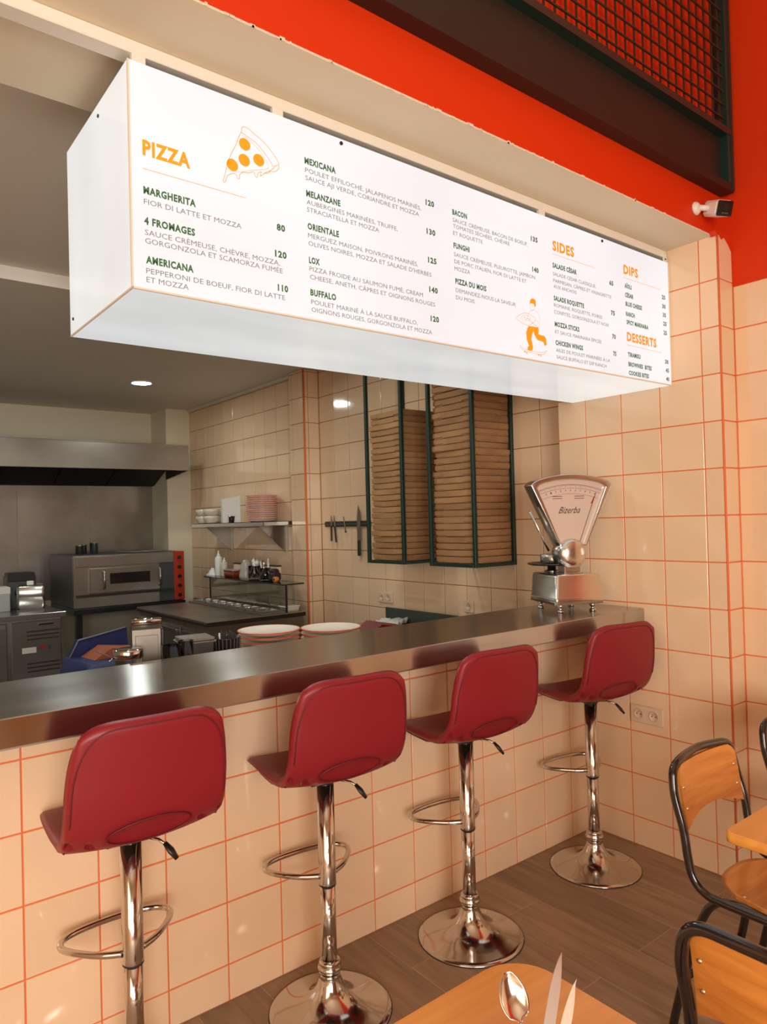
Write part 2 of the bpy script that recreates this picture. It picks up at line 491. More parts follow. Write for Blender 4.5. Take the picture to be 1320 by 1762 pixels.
wr = box_struct('wall_right', 3.1035, -3.5, 0, 3.25, 1.458, 2.515, M['grout'])
tiles(wr, 'x', 3.10, -0.35, 1.455, 0.0, 2.515, 1.257, 0.131)
MB().box(3.10, -3.5, 0, 3.104, -0.355, 2.515).build('tiled_panel', M['tile'], wr)
MB().tube([(3.099, 1.4545, 0), (3.099, 1.4545, 2.515)], 0.0035, 8).build('grout_bead', M['grout'], wr)
wu = box_struct('wall_right', 3.101, -3.5, 2.515, 3.25, 1.478, 4.3, M['orange'])

# header over the counter: orange face, cream underside
wh = box_struct('wall_front', -2.2, 1.478, 2.722, 3.25, 2.05, 4.4, M['orange'])
MB().box(-2.2, 1.4785, 2.716, 3.25, 2.052, 2.7225).build('soffit', M['plaster'], wh)
# rough paint edge along the soffit, as flecks of plaster and the torn paint over the pillar
mb = MB()
for k in range(60):
    x = random.uniform(0.2, 2.9); l = random.uniform(0.004, 0.02)
    mb.box(x, 1.4768, 2.716, x+l, 1.479, 2.716+random.uniform(0.003, 0.009))
o = mb.build('plaster_flecks', M['plaster'], wh); o['kind'] = 'stuff'
mb = MB()
poly = [(2.955, 2.724), (2.97, 2.708), (2.985, 2.722), (3.01, 2.70), (3.035, 2.715), (3.07, 2.69), (3.10, 2.66), (3.10, 2.73), (2.955, 2.73)]
mb.prism(poly, 'y', 1.4515, 1.478)
mb.build('paint_patch', M['orange'], wh)

# ---- kitchen shell
kr = box_struct('wall_kitchen_right', 3.1035, 2.307, 0, 3.25, 4.94, 2.815, M['dimmed_grout'])
tiles(kr, 'x', 3.10, 2.307, 4.721, 0.73, 2.815, 3.925, 0.133)
p2 = box_struct('wall_kitchen_pillar', 2.9635, 4.7245, 0, 3.1035, 4.94, 2.75, M['dimmed_grout'])
tiles(p2, 'x', 2.96, 4.721, 4.94, 0.5, 2.75, 4.5, 0.13)
tiles(p2, 'y', 4.721, 2.96, 3.10, 0.5, 2.75, 2.8, 0.13)
MB().tube([(2.9625, 4.7235, 0), (2.9625, 4.7235, 2.75)], 0.0085, 8).build('grout_bead', M['grout'], p2)
kfw = box_struct('wall_kitchen_right', 3.0235, 4.94, 0, 3.25, 7.48, 2.75, M['dimmed_grout'])
tiles(kfw, 'x', 3.02, 4.94, 7.06, 0.8, 2.75, 5.26, 0.12)
MB().box(2.995, 4.94, 2.725, 3.022, 7.06, 2.75, 0.004).build('cornice', M['kitchen_paint'], kfw)
box_struct('wall_back', -1.3, 7.48, 0, 3.25, 7.62, 2.815, M['kitchen_wall'])
box_struct('wall_column', 2.77, 7.06, 0, 3.0235, 7.48, 2.75, M['kitchen_wall'])
box_struct('wall_left', -1.4, 2.28, 0, -1.3, 7.62, 2.9, M['white_paint'])
box_struct('ceiling', -1.4, 2.052, 2.815, 3.25, 3.77, 2.92, M['kitchen_paint'])
low = box_struct('ceiling', -1.4, 3.774, 2.75, 3.25, 7.62, 2.92, M['kitchen_paint'])
MB().box(-1.3, 3.764, 2.75, 3.10, 3.774, 2.815).build('beam_face', M['white_paint'], low)

# ---- walls of the dining room that only reflections and light see
wl = MB()
wl.box(-2.3, -3.5, 0, -2.2, 2.28, 0.6); wl.box(-2.3, -3.5, 0.6, -2.2, -2.1, 2.95); wl.box(-2.3, 0.3, 0.6, -2.2, 2.28, 2.95)
struct(wl.build('wall_left', M['tile']))
struct(MB().box(-2.3, -3.5, 2.95, -2.2, 2.28, 4.3).build('wall_left', M['cream_paint']))
wn = MB()
for (y0, z0, y1, z1) in ((-2.1, 0.6, 0.3, 0.66), (-2.1, 2.89, 0.3, 2.95), (-2.1, 0.66, -2.04, 2.89), (0.24, 0.66, 0.3, 2.89), (-0.93, 0.66, -0.87, 2.89)):
    wn.box(-2.28, y0, z0, -2.22, y1, z1)
struct(wn.build('window_1', M['green_metal']))
wf = MB()
wf.box(-2.3, -3.6, 0, 3.25, -3.5, 0.45); wf.box(-2.3, -3.6, 0.45, -2.15, -3.5, 3.05); wf.box(-0.15, -3.6, 0.45, 3.25, -3.5, 3.05)
struct(wf.build('wall_rear', M['dark_wood']))
struct(MB().box(-2.3, -3.6, 3.05, 3.25, -3.5, 4.3).build('wall_rear', M['cream_paint']))
wn = MB()
for (x0, z0, x1, z1) in ((-2.15, 0.45, -0.15, 0.52), (-2.15, 2.98, -0.15, 3.05), (-2.15, 0.52, -2.08, 2.98), (-0.22, 0.52, -0.15, 2.98), (-1.18, 0.52, -1.12, 2.98)):
    wn.box(x0, -3.58, z0, x1, -3.52, z1)
struct(wn.build('window_2', M['green_metal']))
struct(MB().box(-2.2, 2.1685, 0, -0.9, 2.28, 2.72).build('wall_left', M['tile']))

# ================================================================== COUNTER
cw = MB()
# folded sheet: top, front lip with a small return
prof = [(1.85, 1.041), (1.85, 1.1075), (1.8525, 1.11), (2.30, 1.11), (2.30, 1.070), (2.285, 1.070), (2.285, 1.0415), (1.85, 1.041)][:-1]
cw.prism(prof, 'x', -0.9, 2.9765)
ct = cw.build('bar_worktop', M['counter_steel'])
tag(ct, 'long stainless steel bar top with a deep front lip, running to the tiled pillar', 'bar top')
MB().box(-0.9, 1.852, 1.036, 2.9765, 1.862, 1.0415).build('lip_return', M['dull_steel'], ct)

# ================================================================== MENU BOX
BX0, BX1, BY0, BY1, BZ0, BZ1 = 0.583, 2.972, 1.675, 2.206, 2.112, 2.66
mbx = thing('menu_lightbox', 'large white backlit menu box hanging over the bar, printed with pizzas, sides, dips and desserts', 'lightbox', ((BX0+BX1)/2, (BY0+BY1)/2, BZ0))
ox, oy, oz = mbx.location
def lb(name, m, *b, bev=0.0):
    return MB().box(b[0]-ox, b[1]-oy, b[2]-oz, b[3]-ox, b[4]-oy, b[5]-oz, bev).build(name, m, mbx)
fp = lb('front_panel', M['box_front'], BX0+0.004, BY0, BZ0+0.004, BX1-0.004, BY0+0.005, BZ1, bev=0.0015)
lb('side_panel', M['box_side'], BX0, BY0+0.005, BZ0+0.004, BX0+0.005, BY1, BZ1, bev=0.0015)
lb('side_panel', M['box_side'], BX1-0.005, BY0+0.005, BZ0+0.004, BX1, BY1, BZ1, bev=0.0015)
lb('back_panel', M['white_paint'], BX0+0.005, BY1-0.005, BZ0+0.004, BX1-0.005, BY1, BZ1)
lb('bottom_panel', M['box_bottom'], BX0+0.004, BY0+0.005, BZ0, BX1-0.004, BY1, BZ0+0.005, bev=0.0015)
lb('top_panel', M['oven_dark'], BX0+0.006, BY0+0.006, BZ1-0.008, BX1-0.006, BY1-0.006, BZ1-0.002)  # unseen lid, coloured dark to block box light and keep the slot shaded
for b in ((BX0-0.0004, BY0-0.0004, BZ0, BX0+0.004, BY0+0.005, BZ1), (BX0, BY0-0.0004, BZ0-0.0004, BX1, BY0+0.005, BZ0+0.004), (BX0-0.0004, BY0+0.005, BZ0-0.0004, BX0+0.004, BY1, BZ0+0.004), (BX1-0.004, BY0-0.0004, BZ0, BX1, BY0+0.005, BZ1)):
    lb('seam', M['seam'], *b)
for sx in (1.199, 2.474):
    MB().lathe([(0.0055, 0), (0.0055, 0.003), (0.003, 0.0045)], 12, axis='y').build('screw', M['screw'], mbx, loc=(sx-ox, BY0-0.0045-oy, 2.645-oz))
for sy, sz in ((1.90, 2.625), (2.17, 2.156)):
    o = MB().lathe([(0.0045, -0.003), (0.0045, 0.0)], 12, axis='x').build('screw', M['screw'], mbx, loc=(BX0-ox, sy-oy, sz-oz))

# batten under the soffit with the brackets the box hangs from
bt = thing('hanging_batten', 'cream batten and brackets under the soffit above the menu box', 'batten', (1.5, 1.71, 2.716))
def bb(name, m, *b, bev=0.0):
    q = bt.location
    return MB().box(b[0]-q[0], b[1]-q[1], b[2]-q[2], b[3]-q[0], b[4]-q[1], b[5]-q[2], bev).build(name, m, bt)
bb('batten', M['trim_white'], -0.8, 1.684, 2.683, 2.975, 1.735, 2.7155, bev=0.002)
for bx_ in (0.62, 1.003, 2.125):
    bb('bracket', M['trim_white'], bx_-0.022, 1.686, 2.655, bx_+0.012, 1.70, 2.686, bev=0.001)
bb('bracket', M['trim_white'], 2.945, 1.681, 2.662, 2.974, 1.686, 2.70, bev=0.001)
MB().lathe([(0.004, -0.002), (0.004, 0.0)], 10, axis='y').build('screw', M['screw'], bt, loc=(2.96-1.5, 1.681-1.71, 2.675-2.716))

# ---- print on the menu
SIGN_TEXT = [
    ('H', 'PIZZA', 0.6147, 0.7348, 2.4369),
    ('N', 'MARGHERITA', 0.6148, 0.7471, 2.344),
    ('D', 'FIOR DI LATTE ET MOZZA', 0.6153, 0.8729, 2.3192),
    ('N', '80', 0.9785, 1.0046, 2.3405),
    ('N', '4 FROMAGES', 0.6153, 0.7435, 2.27),
    ('D', 'SAUCE CRÈMEUSE, CHÈVRE, MOZZA,', 0.6163, 0.9861, 2.2453),
    ('D', 'GORGONZOLA ET SCAMORZA FUMÉE', 0.6164, 0.9938, 2.2252),
    ('N', '120', 0.9711, 1.0074, 2.267),
    ('N', 'AMERICANA', 0.6174, 0.7372, 2.1767),
    ('D', 'PEPPERONI DE BOEUF, FIOR DI LATTE', 0.6174, 0.9993, 2.1529),
    ('D', 'ET MOZZA', 0.6175, 0.7234, 2.1317),
    ('N', '110', 0.9773, 1.0096, 2.1755),
    ('N', 'MEXICANA', 1.073, 1.1785, 2.5501),
    ('D', 'POULET EFFILOCHÉ, JALAPENOS MARINÉS,', 1.0743, 1.505, 2.5265),
    ('D', 'SAUCE AJI VERDE, CORIANDRE ET MOZZA', 1.0744, 1.4957, 2.5049),
    ('N', '120', 1.5256, 1.5622, 2.5497),
    ('N', 'MELANZANE', 1.0757, 1.192, 2.4585),
    ('D', 'AUBERGINES MARINÉES, TRUFFE,', 1.0764, 1.4063, 2.4371),
    ('D', 'STRACIATELLA ET MOZZA', 1.0771, 1.3328, 2.4162),
    ('N', '130', 1.5265, 1.5641, 2.4571),
    ('N', 'ORIENTALE', 1.0776, 1.1842, 2.3667),
    ('D', 'MERGUEZ MAISON, POIVRONS MARINÉS,', 1.0783, 1.4857, 2.3435),
    ('D', "OLIVES NOIRES, MOZZA ET SALADE D'HERBES", 1.079, 1.5424, 2.3215),
    ('N', '125', 1.5293, 1.566, 2.3655),
    ('N', 'LOX', 1.0795, 1.1152, 2.2715),
    ('D', 'PIZZA FROIDE AU SAUMON FUMÉ, CREAM', 1.0802, 1.5036, 2.25),
    ('D', 'CHEESE, ANETH, CÂPRES ET OIGNONS ROUGES', 1.0815, 1.5547, 2.2275),
    ('N', '140', 1.531, 1.5678, 2.2711),
    ('N', 'BUFFALO', 1.0815, 1.1686, 2.1809),
    ('D', 'POULET MARINÉ À LA SAUCE BUFFALO,', 1.0834, 1.4774, 2.1573),
    ('D', 'OIGNONS ROUGES, GORGONZOLA ET MOZZA', 1.0841, 1.5382, 2.1358),
    ('N', '120', 1.5337, 1.5697, 2.1781),
    ('N', 'BACON', 1.6431, 1.7105, 2.5476),
    ('D', 'SAUCE CRÉMEUSE, BACON DE BOEUF,', 1.6441, 2.0181, 2.5244),
    ('D', 'TOMATES SÉCHÉES, CHÈVRE', 1.6442, 1.9207, 2.5043),
    ('D', 'ET ROQUETTE', 1.6442, 1.7836, 2.4808),
    ('N', '135', 2.0371, 2.0744, 2.5488),
    ('N', 'FUNGHI', 1.6444, 1.7186, 2.4373),
    ('D', 'SAUCE CRÈMEUSE, PLEUROTTE, JAMBON', 1.6453, 2.0535, 2.4107),
    ('D', 'DE PORC ITALIEN, FIOR DI LATTE ET', 1.6462, 2.0044, 2.3875),
    ('D', 'MOZZA', 1.6462, 1.7186, 2.364),
    ('N', '140', 2.04, 2.0751, 2.437),
    ('N', 'PIZZA DU MOIS', 1.6482, 1.7949, 2.3196),
    ('D', 'DEMANDEZ-NOUS LA SAVEUR', 1.6491, 1.9437, 2.2929),
    ('D', 'DU MOIS', 1.6491, 1.736, 2.2688),
    ('H', 'SIDES', 2.1594, 2.2905, 2.5403),
    ('N', 'SALADE CÉSAR', 2.1576, 2.3032, 2.4758),
    ('D', 'SALADE CÉSAR CLASSIQUE,', 2.1585, 2.4265, 2.4469),
    ('D', 'PARMESAN, CÂPRES ET VINAIGRETTE', 2.1596, 2.5288, 2.4217),
    ('D', 'AUX ANCHOIS', 2.1598, 2.2983, 2.3999),
    ('N', '65', 2.5183, 2.5452, 2.4773),
    ('N', 'SALADE ROQUETTE', 2.1587, 2.3438, 2.3524),
    ('D', 'ROMAINE, ROQUETTE, POIRES', 2.1588, 2.462, 2.3292),
    ('D', 'CONFITES, GORGONZOLA ET NOIX', 2.1588, 2.5067, 2.3037),
    ('N', '75', 2.5227, 2.5497, 2.3559),
    ('N', 'MOZZA STICKS', 2.1599, 2.3095, 2.2552),
    ('D', 'ET SAUCE MARINARA ÉPICÉE', 2.161, 2.4517, 2.2292),
    ('N', '70', 2.5272, 2.5514, 2.2603),
    ('N', 'CHICKEN WINGS', 2.1613, 2.3294, 2.1857),
    ('D', 'AILES DE POULET MARINÉES À LA', 2.1635, 2.506, 2.1606),
    ('D', 'SAUCE BUFFALO ET DIP RANCH', 2.1647, 2.4809, 2.1353),
    ('N', '75', 2.5303, 2.5519, 2.1906),
    ('H', 'DIPS', 2.6213, 2.7281, 2.5432),
    ('N', 'AÏOLI', 2.6266, 2.676, 2.4853),
    ('N', 'CÉSAR', 2.6274, 2.6882, 2.4475),
    ('N', 'BLUE CHEESE', 2.6296, 2.7501, 2.4108),
    ('N', 'RANCH', 2.6302, 2.694, 2.3689),
    ('N', 'SPICY MARINARA', 2.6326, 2.7949, 2.3346),
    ('N', '25', 2.9109, 2.9377, 2.4877),
    ('N', '30', 2.9118, 2.9386, 2.4477),
    ('N', '35', 2.9143, 2.9395, 2.4096),
    ('N', '25', 2.9152, 2.9421, 2.3713),
    ('N', '25', 2.916, 2.9429, 2.3313),
    ('H', 'DESSERTS', 2.6316, 2.8547, 2.2643),
    ('N', 'TIRAMISU', 2.6352, 2.7283, 2.2003),
    ('N', 'BROWNIES  BITES', 2.6373, 2.8107, 2.1602),
    ('N', 'COOKIES BITES', 2.6381, 2.7876, 2.124),
    ('N', '30', 2.9213, 2.9483, 2.2038),
    ('N', '45', 2.9238, 2.9492, 2.1656),
    ('N', '40', 2.9248, 2.9502, 2.1281),
]
_tc = {}
def text_mesh(s, bold):
    """flat mesh of a line of lettering"""
    cu = bpy.data.curves.new('lettering', 'FONT')
    cu.body = s; cu.size = 1.0; cu.resolution_u = 2
    cu.fill_mode = 'FRONT' if hasattr(cu, 'fill_mode') else cu.fill_mode
    if bold: cu.offset = 0.042
    cu.space_character = 1.0 if not bold else 1.12
    to = bpy.data.objects.new('lettering', cu); C.objects.link(to)
    dg = bpy.context.evaluated_depsgraph_get(); dg.update()
    me = bpy.data.meshes.new_from_object(to.evaluated_get(dg))
    bpy.data.objects.remove(to); bpy.data.curves.remove(cu)
    return me
def cap_of(bold):
    if bold not in _tc:
        me = text_mesh('H', bold); ys = [v.co.y for v in me.vertices]
        _tc[bold] = (min(ys), max(ys)); bpy.data.meshes.remove(me)
    return _tc[bold]
STY = {'H': (True, 0.0385, 'print_orange', 'heading'), 'N': (True, 0.0185, 'print_green', 'item_name'), 'D': (False, 0.0128, 'print_grey', 'item_description')}
def flat_text(s, bold, width, cap, m, name, parent, place):
    """place: function (x, y)->(X, Y, Z)"""
    me = text_mesh(s, bold)
    y0, y1 = cap_of(bold)
    xs = [v.co.x for v in me.vertices]; xa, xb = min(xs), max(xs)
    for v in me.vertices:
        v.co = place((v.co.x-xa)/(xb-xa)*width, (v.co.y-y0)/(y1-y0)*cap)
    me.materials.clear(); me.materials.append(m)
    o = bpy.data.objects.new(name, me); C.objects.link(o); o.parent = parent
    return o
PYF = BY0-0.0006
for st, s, x0, x1, z in SIGN_TEXT:
    bold, cap, mn, nm = STY[st]
    if s.isdigit(): nm = 'price'
    flat_text(s, bold, x1-x0, cap, M[mn], nm, fp, lambda a, b, x0=x0, z=z: (x0+a-ox, PYF-oy, z+b-oz))
for x0, x1, z in ((0.615, 0.888, 2.404), (2.1585, 2.4205, 2.5265), (2.620, 2.900, 2.5265), (2.6335, 2.8955, 2.248)):
    MB().box(x0-ox, PYF-oy, z-oz, x1-ox, BY0-oy, z+0.0012-oz).build('rule_line', M['print_orange'], fp)

def stroke(mb, pts, wd=0.0016, closed=False):
    P = [Vector((p[0]-ox, PYF-oy, p[1]-oz)) for p in pts]
    P = smooth_path(P, 4, closed) if len(P) > 2 else P
    m = len(P); vs = []; fs = []
    for i, p in enumerate(P):
        d = (P[(i+1) % m]-P[i-1]) if closed else (P[min(i+1, m-1)]-P[max(i-1, 0)])
        d.normalize(); n = Vector((-d.z, 0, d.x))*wd/2
        vs += [tuple(p+n), tuple(p-n)]
    for i in range(m if closed else m-1):
        j = (i+1) % m
        fs.append((2*i, 2*i+1, 2*j+1, 2*j))
    mb.add(vs, fs)
def blob(mb, pts):
    P = [(p[0]-ox, PYF-oy, p[1]-oz) for p in pts]
    mb.add(P, [tuple(range(len(P)))])
def disc(mb, c, rx, rz, n=24):
    blob(mb, [(c[0]+rx*math.cos(2*PI*k/n), c[1]+rz*math.sin(2*PI*k/n)) for k in range(n)])

mb = MB()
crust = [(0.8784, 2.5759), (0.8812, 2.5884), (0.8897, 2.5941), (0.9025, 2.5912), (0.9185, 2.5828), (0.9413, 2.5722), (0.9642, 2.5554), (0.9807, 2.5393), (0.9892, 2.525), (0.9888, 2.5116), (0.9775, 2.4999), (0.9626, 2.4963), (0.9557, 2.4889), (0.9436, 2.4867)]
stroke(mb, crust)
stroke(mb, [(0.8784, 2.5759), (0.8923, 2.5715), (0.9148, 2.5639), (0.9341, 2.5522), (0.9536, 2.5343), (0.9666, 2.5202), (0.9711, 2.5125), (0.987, 2.5201)])
stroke(mb, [(0.8784, 2.5759), (0.8697, 2.5586), (0.8628, 2.539), (0.8542, 2.5219), (0.8463, 2.5051), (0.8383, 2.4855), (0.8329, 2.4667), (0.8287, 2.4484), (0.8234, 2.4326), (0.8276, 2.4298), (0.8322, 2.4379), (0.8355, 2.4491)])
stroke(mb, [(0.8355, 2.4491), (0.8513, 2.4594), (0.8607, 2.4585), (0.8649, 2.4499), (0.87, 2.4513), (0.8716, 2.4616), (0.88, 2.4698), (0.8961, 2.4732), (0.9125, 2.4802), (0.9168, 2.4703), (0.922, 2.4688), (0.9256, 2.4804), (0.9357, 2.4874), (0.932, 2.4745), (0.9456, 2.4861), (0.9626, 2.4981), (0.9765, 2.5111)])
stroke(mb, [(0.8826, 2.5685), (0.8986, 2.5647), (0.9177, 2.553), (0.9338, 2.5402), (0.9467, 2.5262), (0.9563, 2.5112), (0.956, 2.5022), (0.9358, 2.4934), (0.9094, 2.484), (0.8833, 2.4725), (0.8609, 2.4661)], 0.001)
for k in range(22):
    a = random.random(); b = random.random()
    x = 0.86+0.09*a; z = 2.475+0.085*b*(1-0.6*a)
    disc(mb, (x, z), 0.0008, 0.0008, 6)
for c in ((0.8878, 2.5467), (0.8854, 2.504), (0.9285, 2.5167), (0.8507, 2.4811)):
    disc(mb, c, 0.0166, 0.0162)
mb.build('pizza_slice_drawing', M['print_orange'], fp, fix=False)

mb = MB()
hair = [(2.0195, 2.3158), (2.0222, 2.3289), (2.0312, 2.3375), (2.0441, 2.3384), (2.0536, 2.3329), (2.0538, 2.3131), (2.0471, 2.3077), (2.0443, 2.3186), (2.0304, 2.3191)]
blob(mb, hair)
stroke(mb, [(2.0217, 2.3162), (2.0199, 2.3004), (2.0282, 2.2933), (2.0412, 2.2969), (2.0471, 2.3077)], 0.001)
torso = [(2.0238, 2.2912), (2.0104, 2.2764), (2.0066, 2.2632), (2.0222, 2.2551), (2.0484, 2.2414), (2.0646, 2.2389), (2.0728, 2.2522), (2.0727, 2.2735), (2.0646, 2.2879), (2.0455, 2.2961)]
stroke(mb, torso, 0.0011, True)
stroke(mb, [(1.9458, 2.255), (1.9702, 2.27), (1.9968, 2.2791), (2.039, 2.2718), (2.0493, 2.2614), (2.0216, 2.2409), (2.0001, 2.2356), (1.969, 2.242), (1.9456, 2.2502)], 0.0014, True)
stroke(mb, [(1.9676, 2.2571), (1.9932, 2.2709), (2.0227, 2.2657), (2.0062, 2.2533), (1.9798, 2.252)], 0.001, True)
for c in ((1.99, 2.262), (2.004, 2.260), (1.996, 2.256)): disc(mb, c, 0.003, 0.002, 8)
stroke(mb, [(2.0095, 2.2566), (2.0326, 2.2475), (2.0539, 2.2437), (2.0676, 2.2571), (2.0438, 2.2584)], 0.001)
trousers_a = [(2.0085, 2.234), (2.0645, 2.2367), (2.0662, 2.2263), (2.0634, 2.2117), (2.0569, 2.1895), (2.0414, 2.2051), (2.0366, 2.2185), (2.0286, 2.2068), (2.0235, 2.1885), (1.9979, 2.1849), (1.9958, 2.2091)]
# body of the trousers as simple convex pieces
blob(mb, [(2.0085, 2.234), (2.0645, 2.2367), (2.0662, 2.2263), (2.0634, 2.2117), (2.0366, 2.2185), (1.9958, 2.2091)])
blob(mb, [(1.9958, 2.2091), (2.0366, 2.2185), (2.0286, 2.2068), (2.0235, 2.1885), (2.029, 2.1681), (2.0096, 2.1613), (1.9979, 2.1849)])
blob(mb, [(2.0366, 2.2185), (2.0634, 2.2117), (2.0984, 2.2095), (2.0896, 2.1869), (2.0569, 2.1895), (2.0414, 2.2051)])
blob(mb, [(2.0984, 2.2095), (2.1068, 2.2), (2.1092, 2.1788), (2.0989, 2.1724), (2.0896, 2.1869)])
blob(mb, [(2.0096, 2.1613), (2.029, 2.1681), (2.0318, 2.1579), (2.026, 2.1466), (2.0014, 2.1449), (2.002, 2.1575)])
stroke(mb, [(1.9622, 2.1578), (1.9733, 2.1503), (1.9962, 2.1463), (2.0604, 2.1453), (2.0934, 2.1495), (2.1082, 2.1571)], 0.0013)
stroke(mb, [(1.9622, 2.1578), (1.9649, 2.1471), (1.9959, 2.14), (2.0601, 2.1382), (2.0931, 2.1423), (2.1082, 2.1571)], 0.0013)
for c in ((1.9853, 2.1372), (1.9957, 2.1350), (2.0621, 2.1350), (2.074, 2.1345)): disc(mb, c, 0.0034, 0.0034, 10)
mb.build('skater_drawing', M['print_orange'], fp, fix=False)

# ================================================================== BAR STOOLS
def grid_shell(name, prof, halfw, bend, m, parent, thick=0.034, nu=30, nv=48, k=0.42, hole=None):
    """cushioned shell swept along a side profile; prof = [(y, z)] from seat front to top of back"""
    P = smooth_path([(0, y, z) for y, z in prof], 8)
    L = [0]
    for i in range(1, len(P)): L.append(L[-1]+(P[i]-P[i-1]).length)
    def at(t):
        s = max(0, min(1, t))*L[-1]
        for i in range(1, len(L)):
            if s <= L[i] or i == len(L)-1:
                f = (s-L[i-1])/(L[i]-L[i-1]); break
        p = P[i-1].lerp(P[i], f); d = (P[i]-P[i-1]).normalized()
        return p, d
    top = {}; bot = {}; vs = []; fs = []; sm = []
    def mid(a, b):
        x = a*math.sqrt(1-k*b*b/2)/math.sqrt(1-k/2)*1.0 if False else a*math.sqrt(max(0, 1-k*b*b/2))
        y = b*math.sqrt(max(0, 1-k*a*a/2))
        t = (y/1.0+1)/2
        p, d = at(t)
        n = Vector((0, -d.z, d.y))           # towards the sitter's side (up / forward)
        if n.z < 0 and abs(d.y) > abs(d.z): n = -n
        hw = halfw(t); q = x
        off = bend(t)*q*q
        return Vector((hw*x, p.y, p.z))+n*off, n, t
    # consistent normal: rotate tangent by +90deg (seat: tangent -y -> normal +z)
    def nrm(t):
        p, d = at(t)
        return Vector((0, d.z, -d.y))
    def midp(a, b):
        k = 0.31+0.09*math.tanh(3*b)
        x = a*math.sqrt(max(0, 1-k*abs(b)**6/2)); y = b*math.sqrt(max(0, 1-k*abs(a)**6/2)); t = (y+1)/2
        p, d = at(t); n = Vector((0, d.z, -d.y))
        return Vector((halfw(t)*x, p.y, p.z))+n*(bend(t)*x*x), t, x
    def normal(a, b):
        e = 1e-3
        du = midp(a+e, b)[0]-midp(a-e, b)[0]; dv = midp(a, b+e)[0]-midp(a, b-e)[0]
        n = du.cross(dv)
        return -n.normalized()
    for i in range(nu+1):
        for j in range(nv+1):
            # denser near the rim
            a = -1+2*i/nu; b = -1+2*j/nv
            a = math.sin(a*PI/2)*0.35+a*0.65; b = math.sin(b*PI/2)*0.15+b*0.85
            p, t, x = midp(a, b)
            n = normal(max(-.999, min(.999, a)), max(-.999, min(.999, b)))
            # keep the normals on the sitter's side
            rim = i in (0, nu) or j in (0, nv)
            e = min((1-abs(a))*halfw(t), (1-abs(b))*L[-1]/2)
            fa = math.sqrt(max(0, 1-(1-min(e/0.022, 1))**2))
            th = thick*fa/2*(0.5+0.5*min(1, t/0.4))
            dent = 0
            if hole:
                r = math.hypot((p.x-hole[0])/hole[2], (t-hole[1])/hole[3])
                if r < 1.15: dent = hole[4]*(1-max(0, (r-0.85)/0.3) if r > 0.85 else 1)
            if rim:
                top[i, j] = bot[i, j] = len(vs); vs.append(p)
            else:
                top[i, j] = len(vs); vs.append(p+n*th)
                bot[i, j] = len(vs); vs.append(p-n*(th-dent))
    for i in range(nu):
        for j in range(nv):
            fs.append((top[i, j], top[i+1, j], top[i+1, j+1], top[i, j+1]))
            fs.append((bot[i, j+1], bot[i+1, j+1], bot[i+1, j], bot[i, j]))
    mb = MB(); mb.add(vs, fs, 0, True)
    return mb.build(name, m, parent), midp, normal, L[-1]

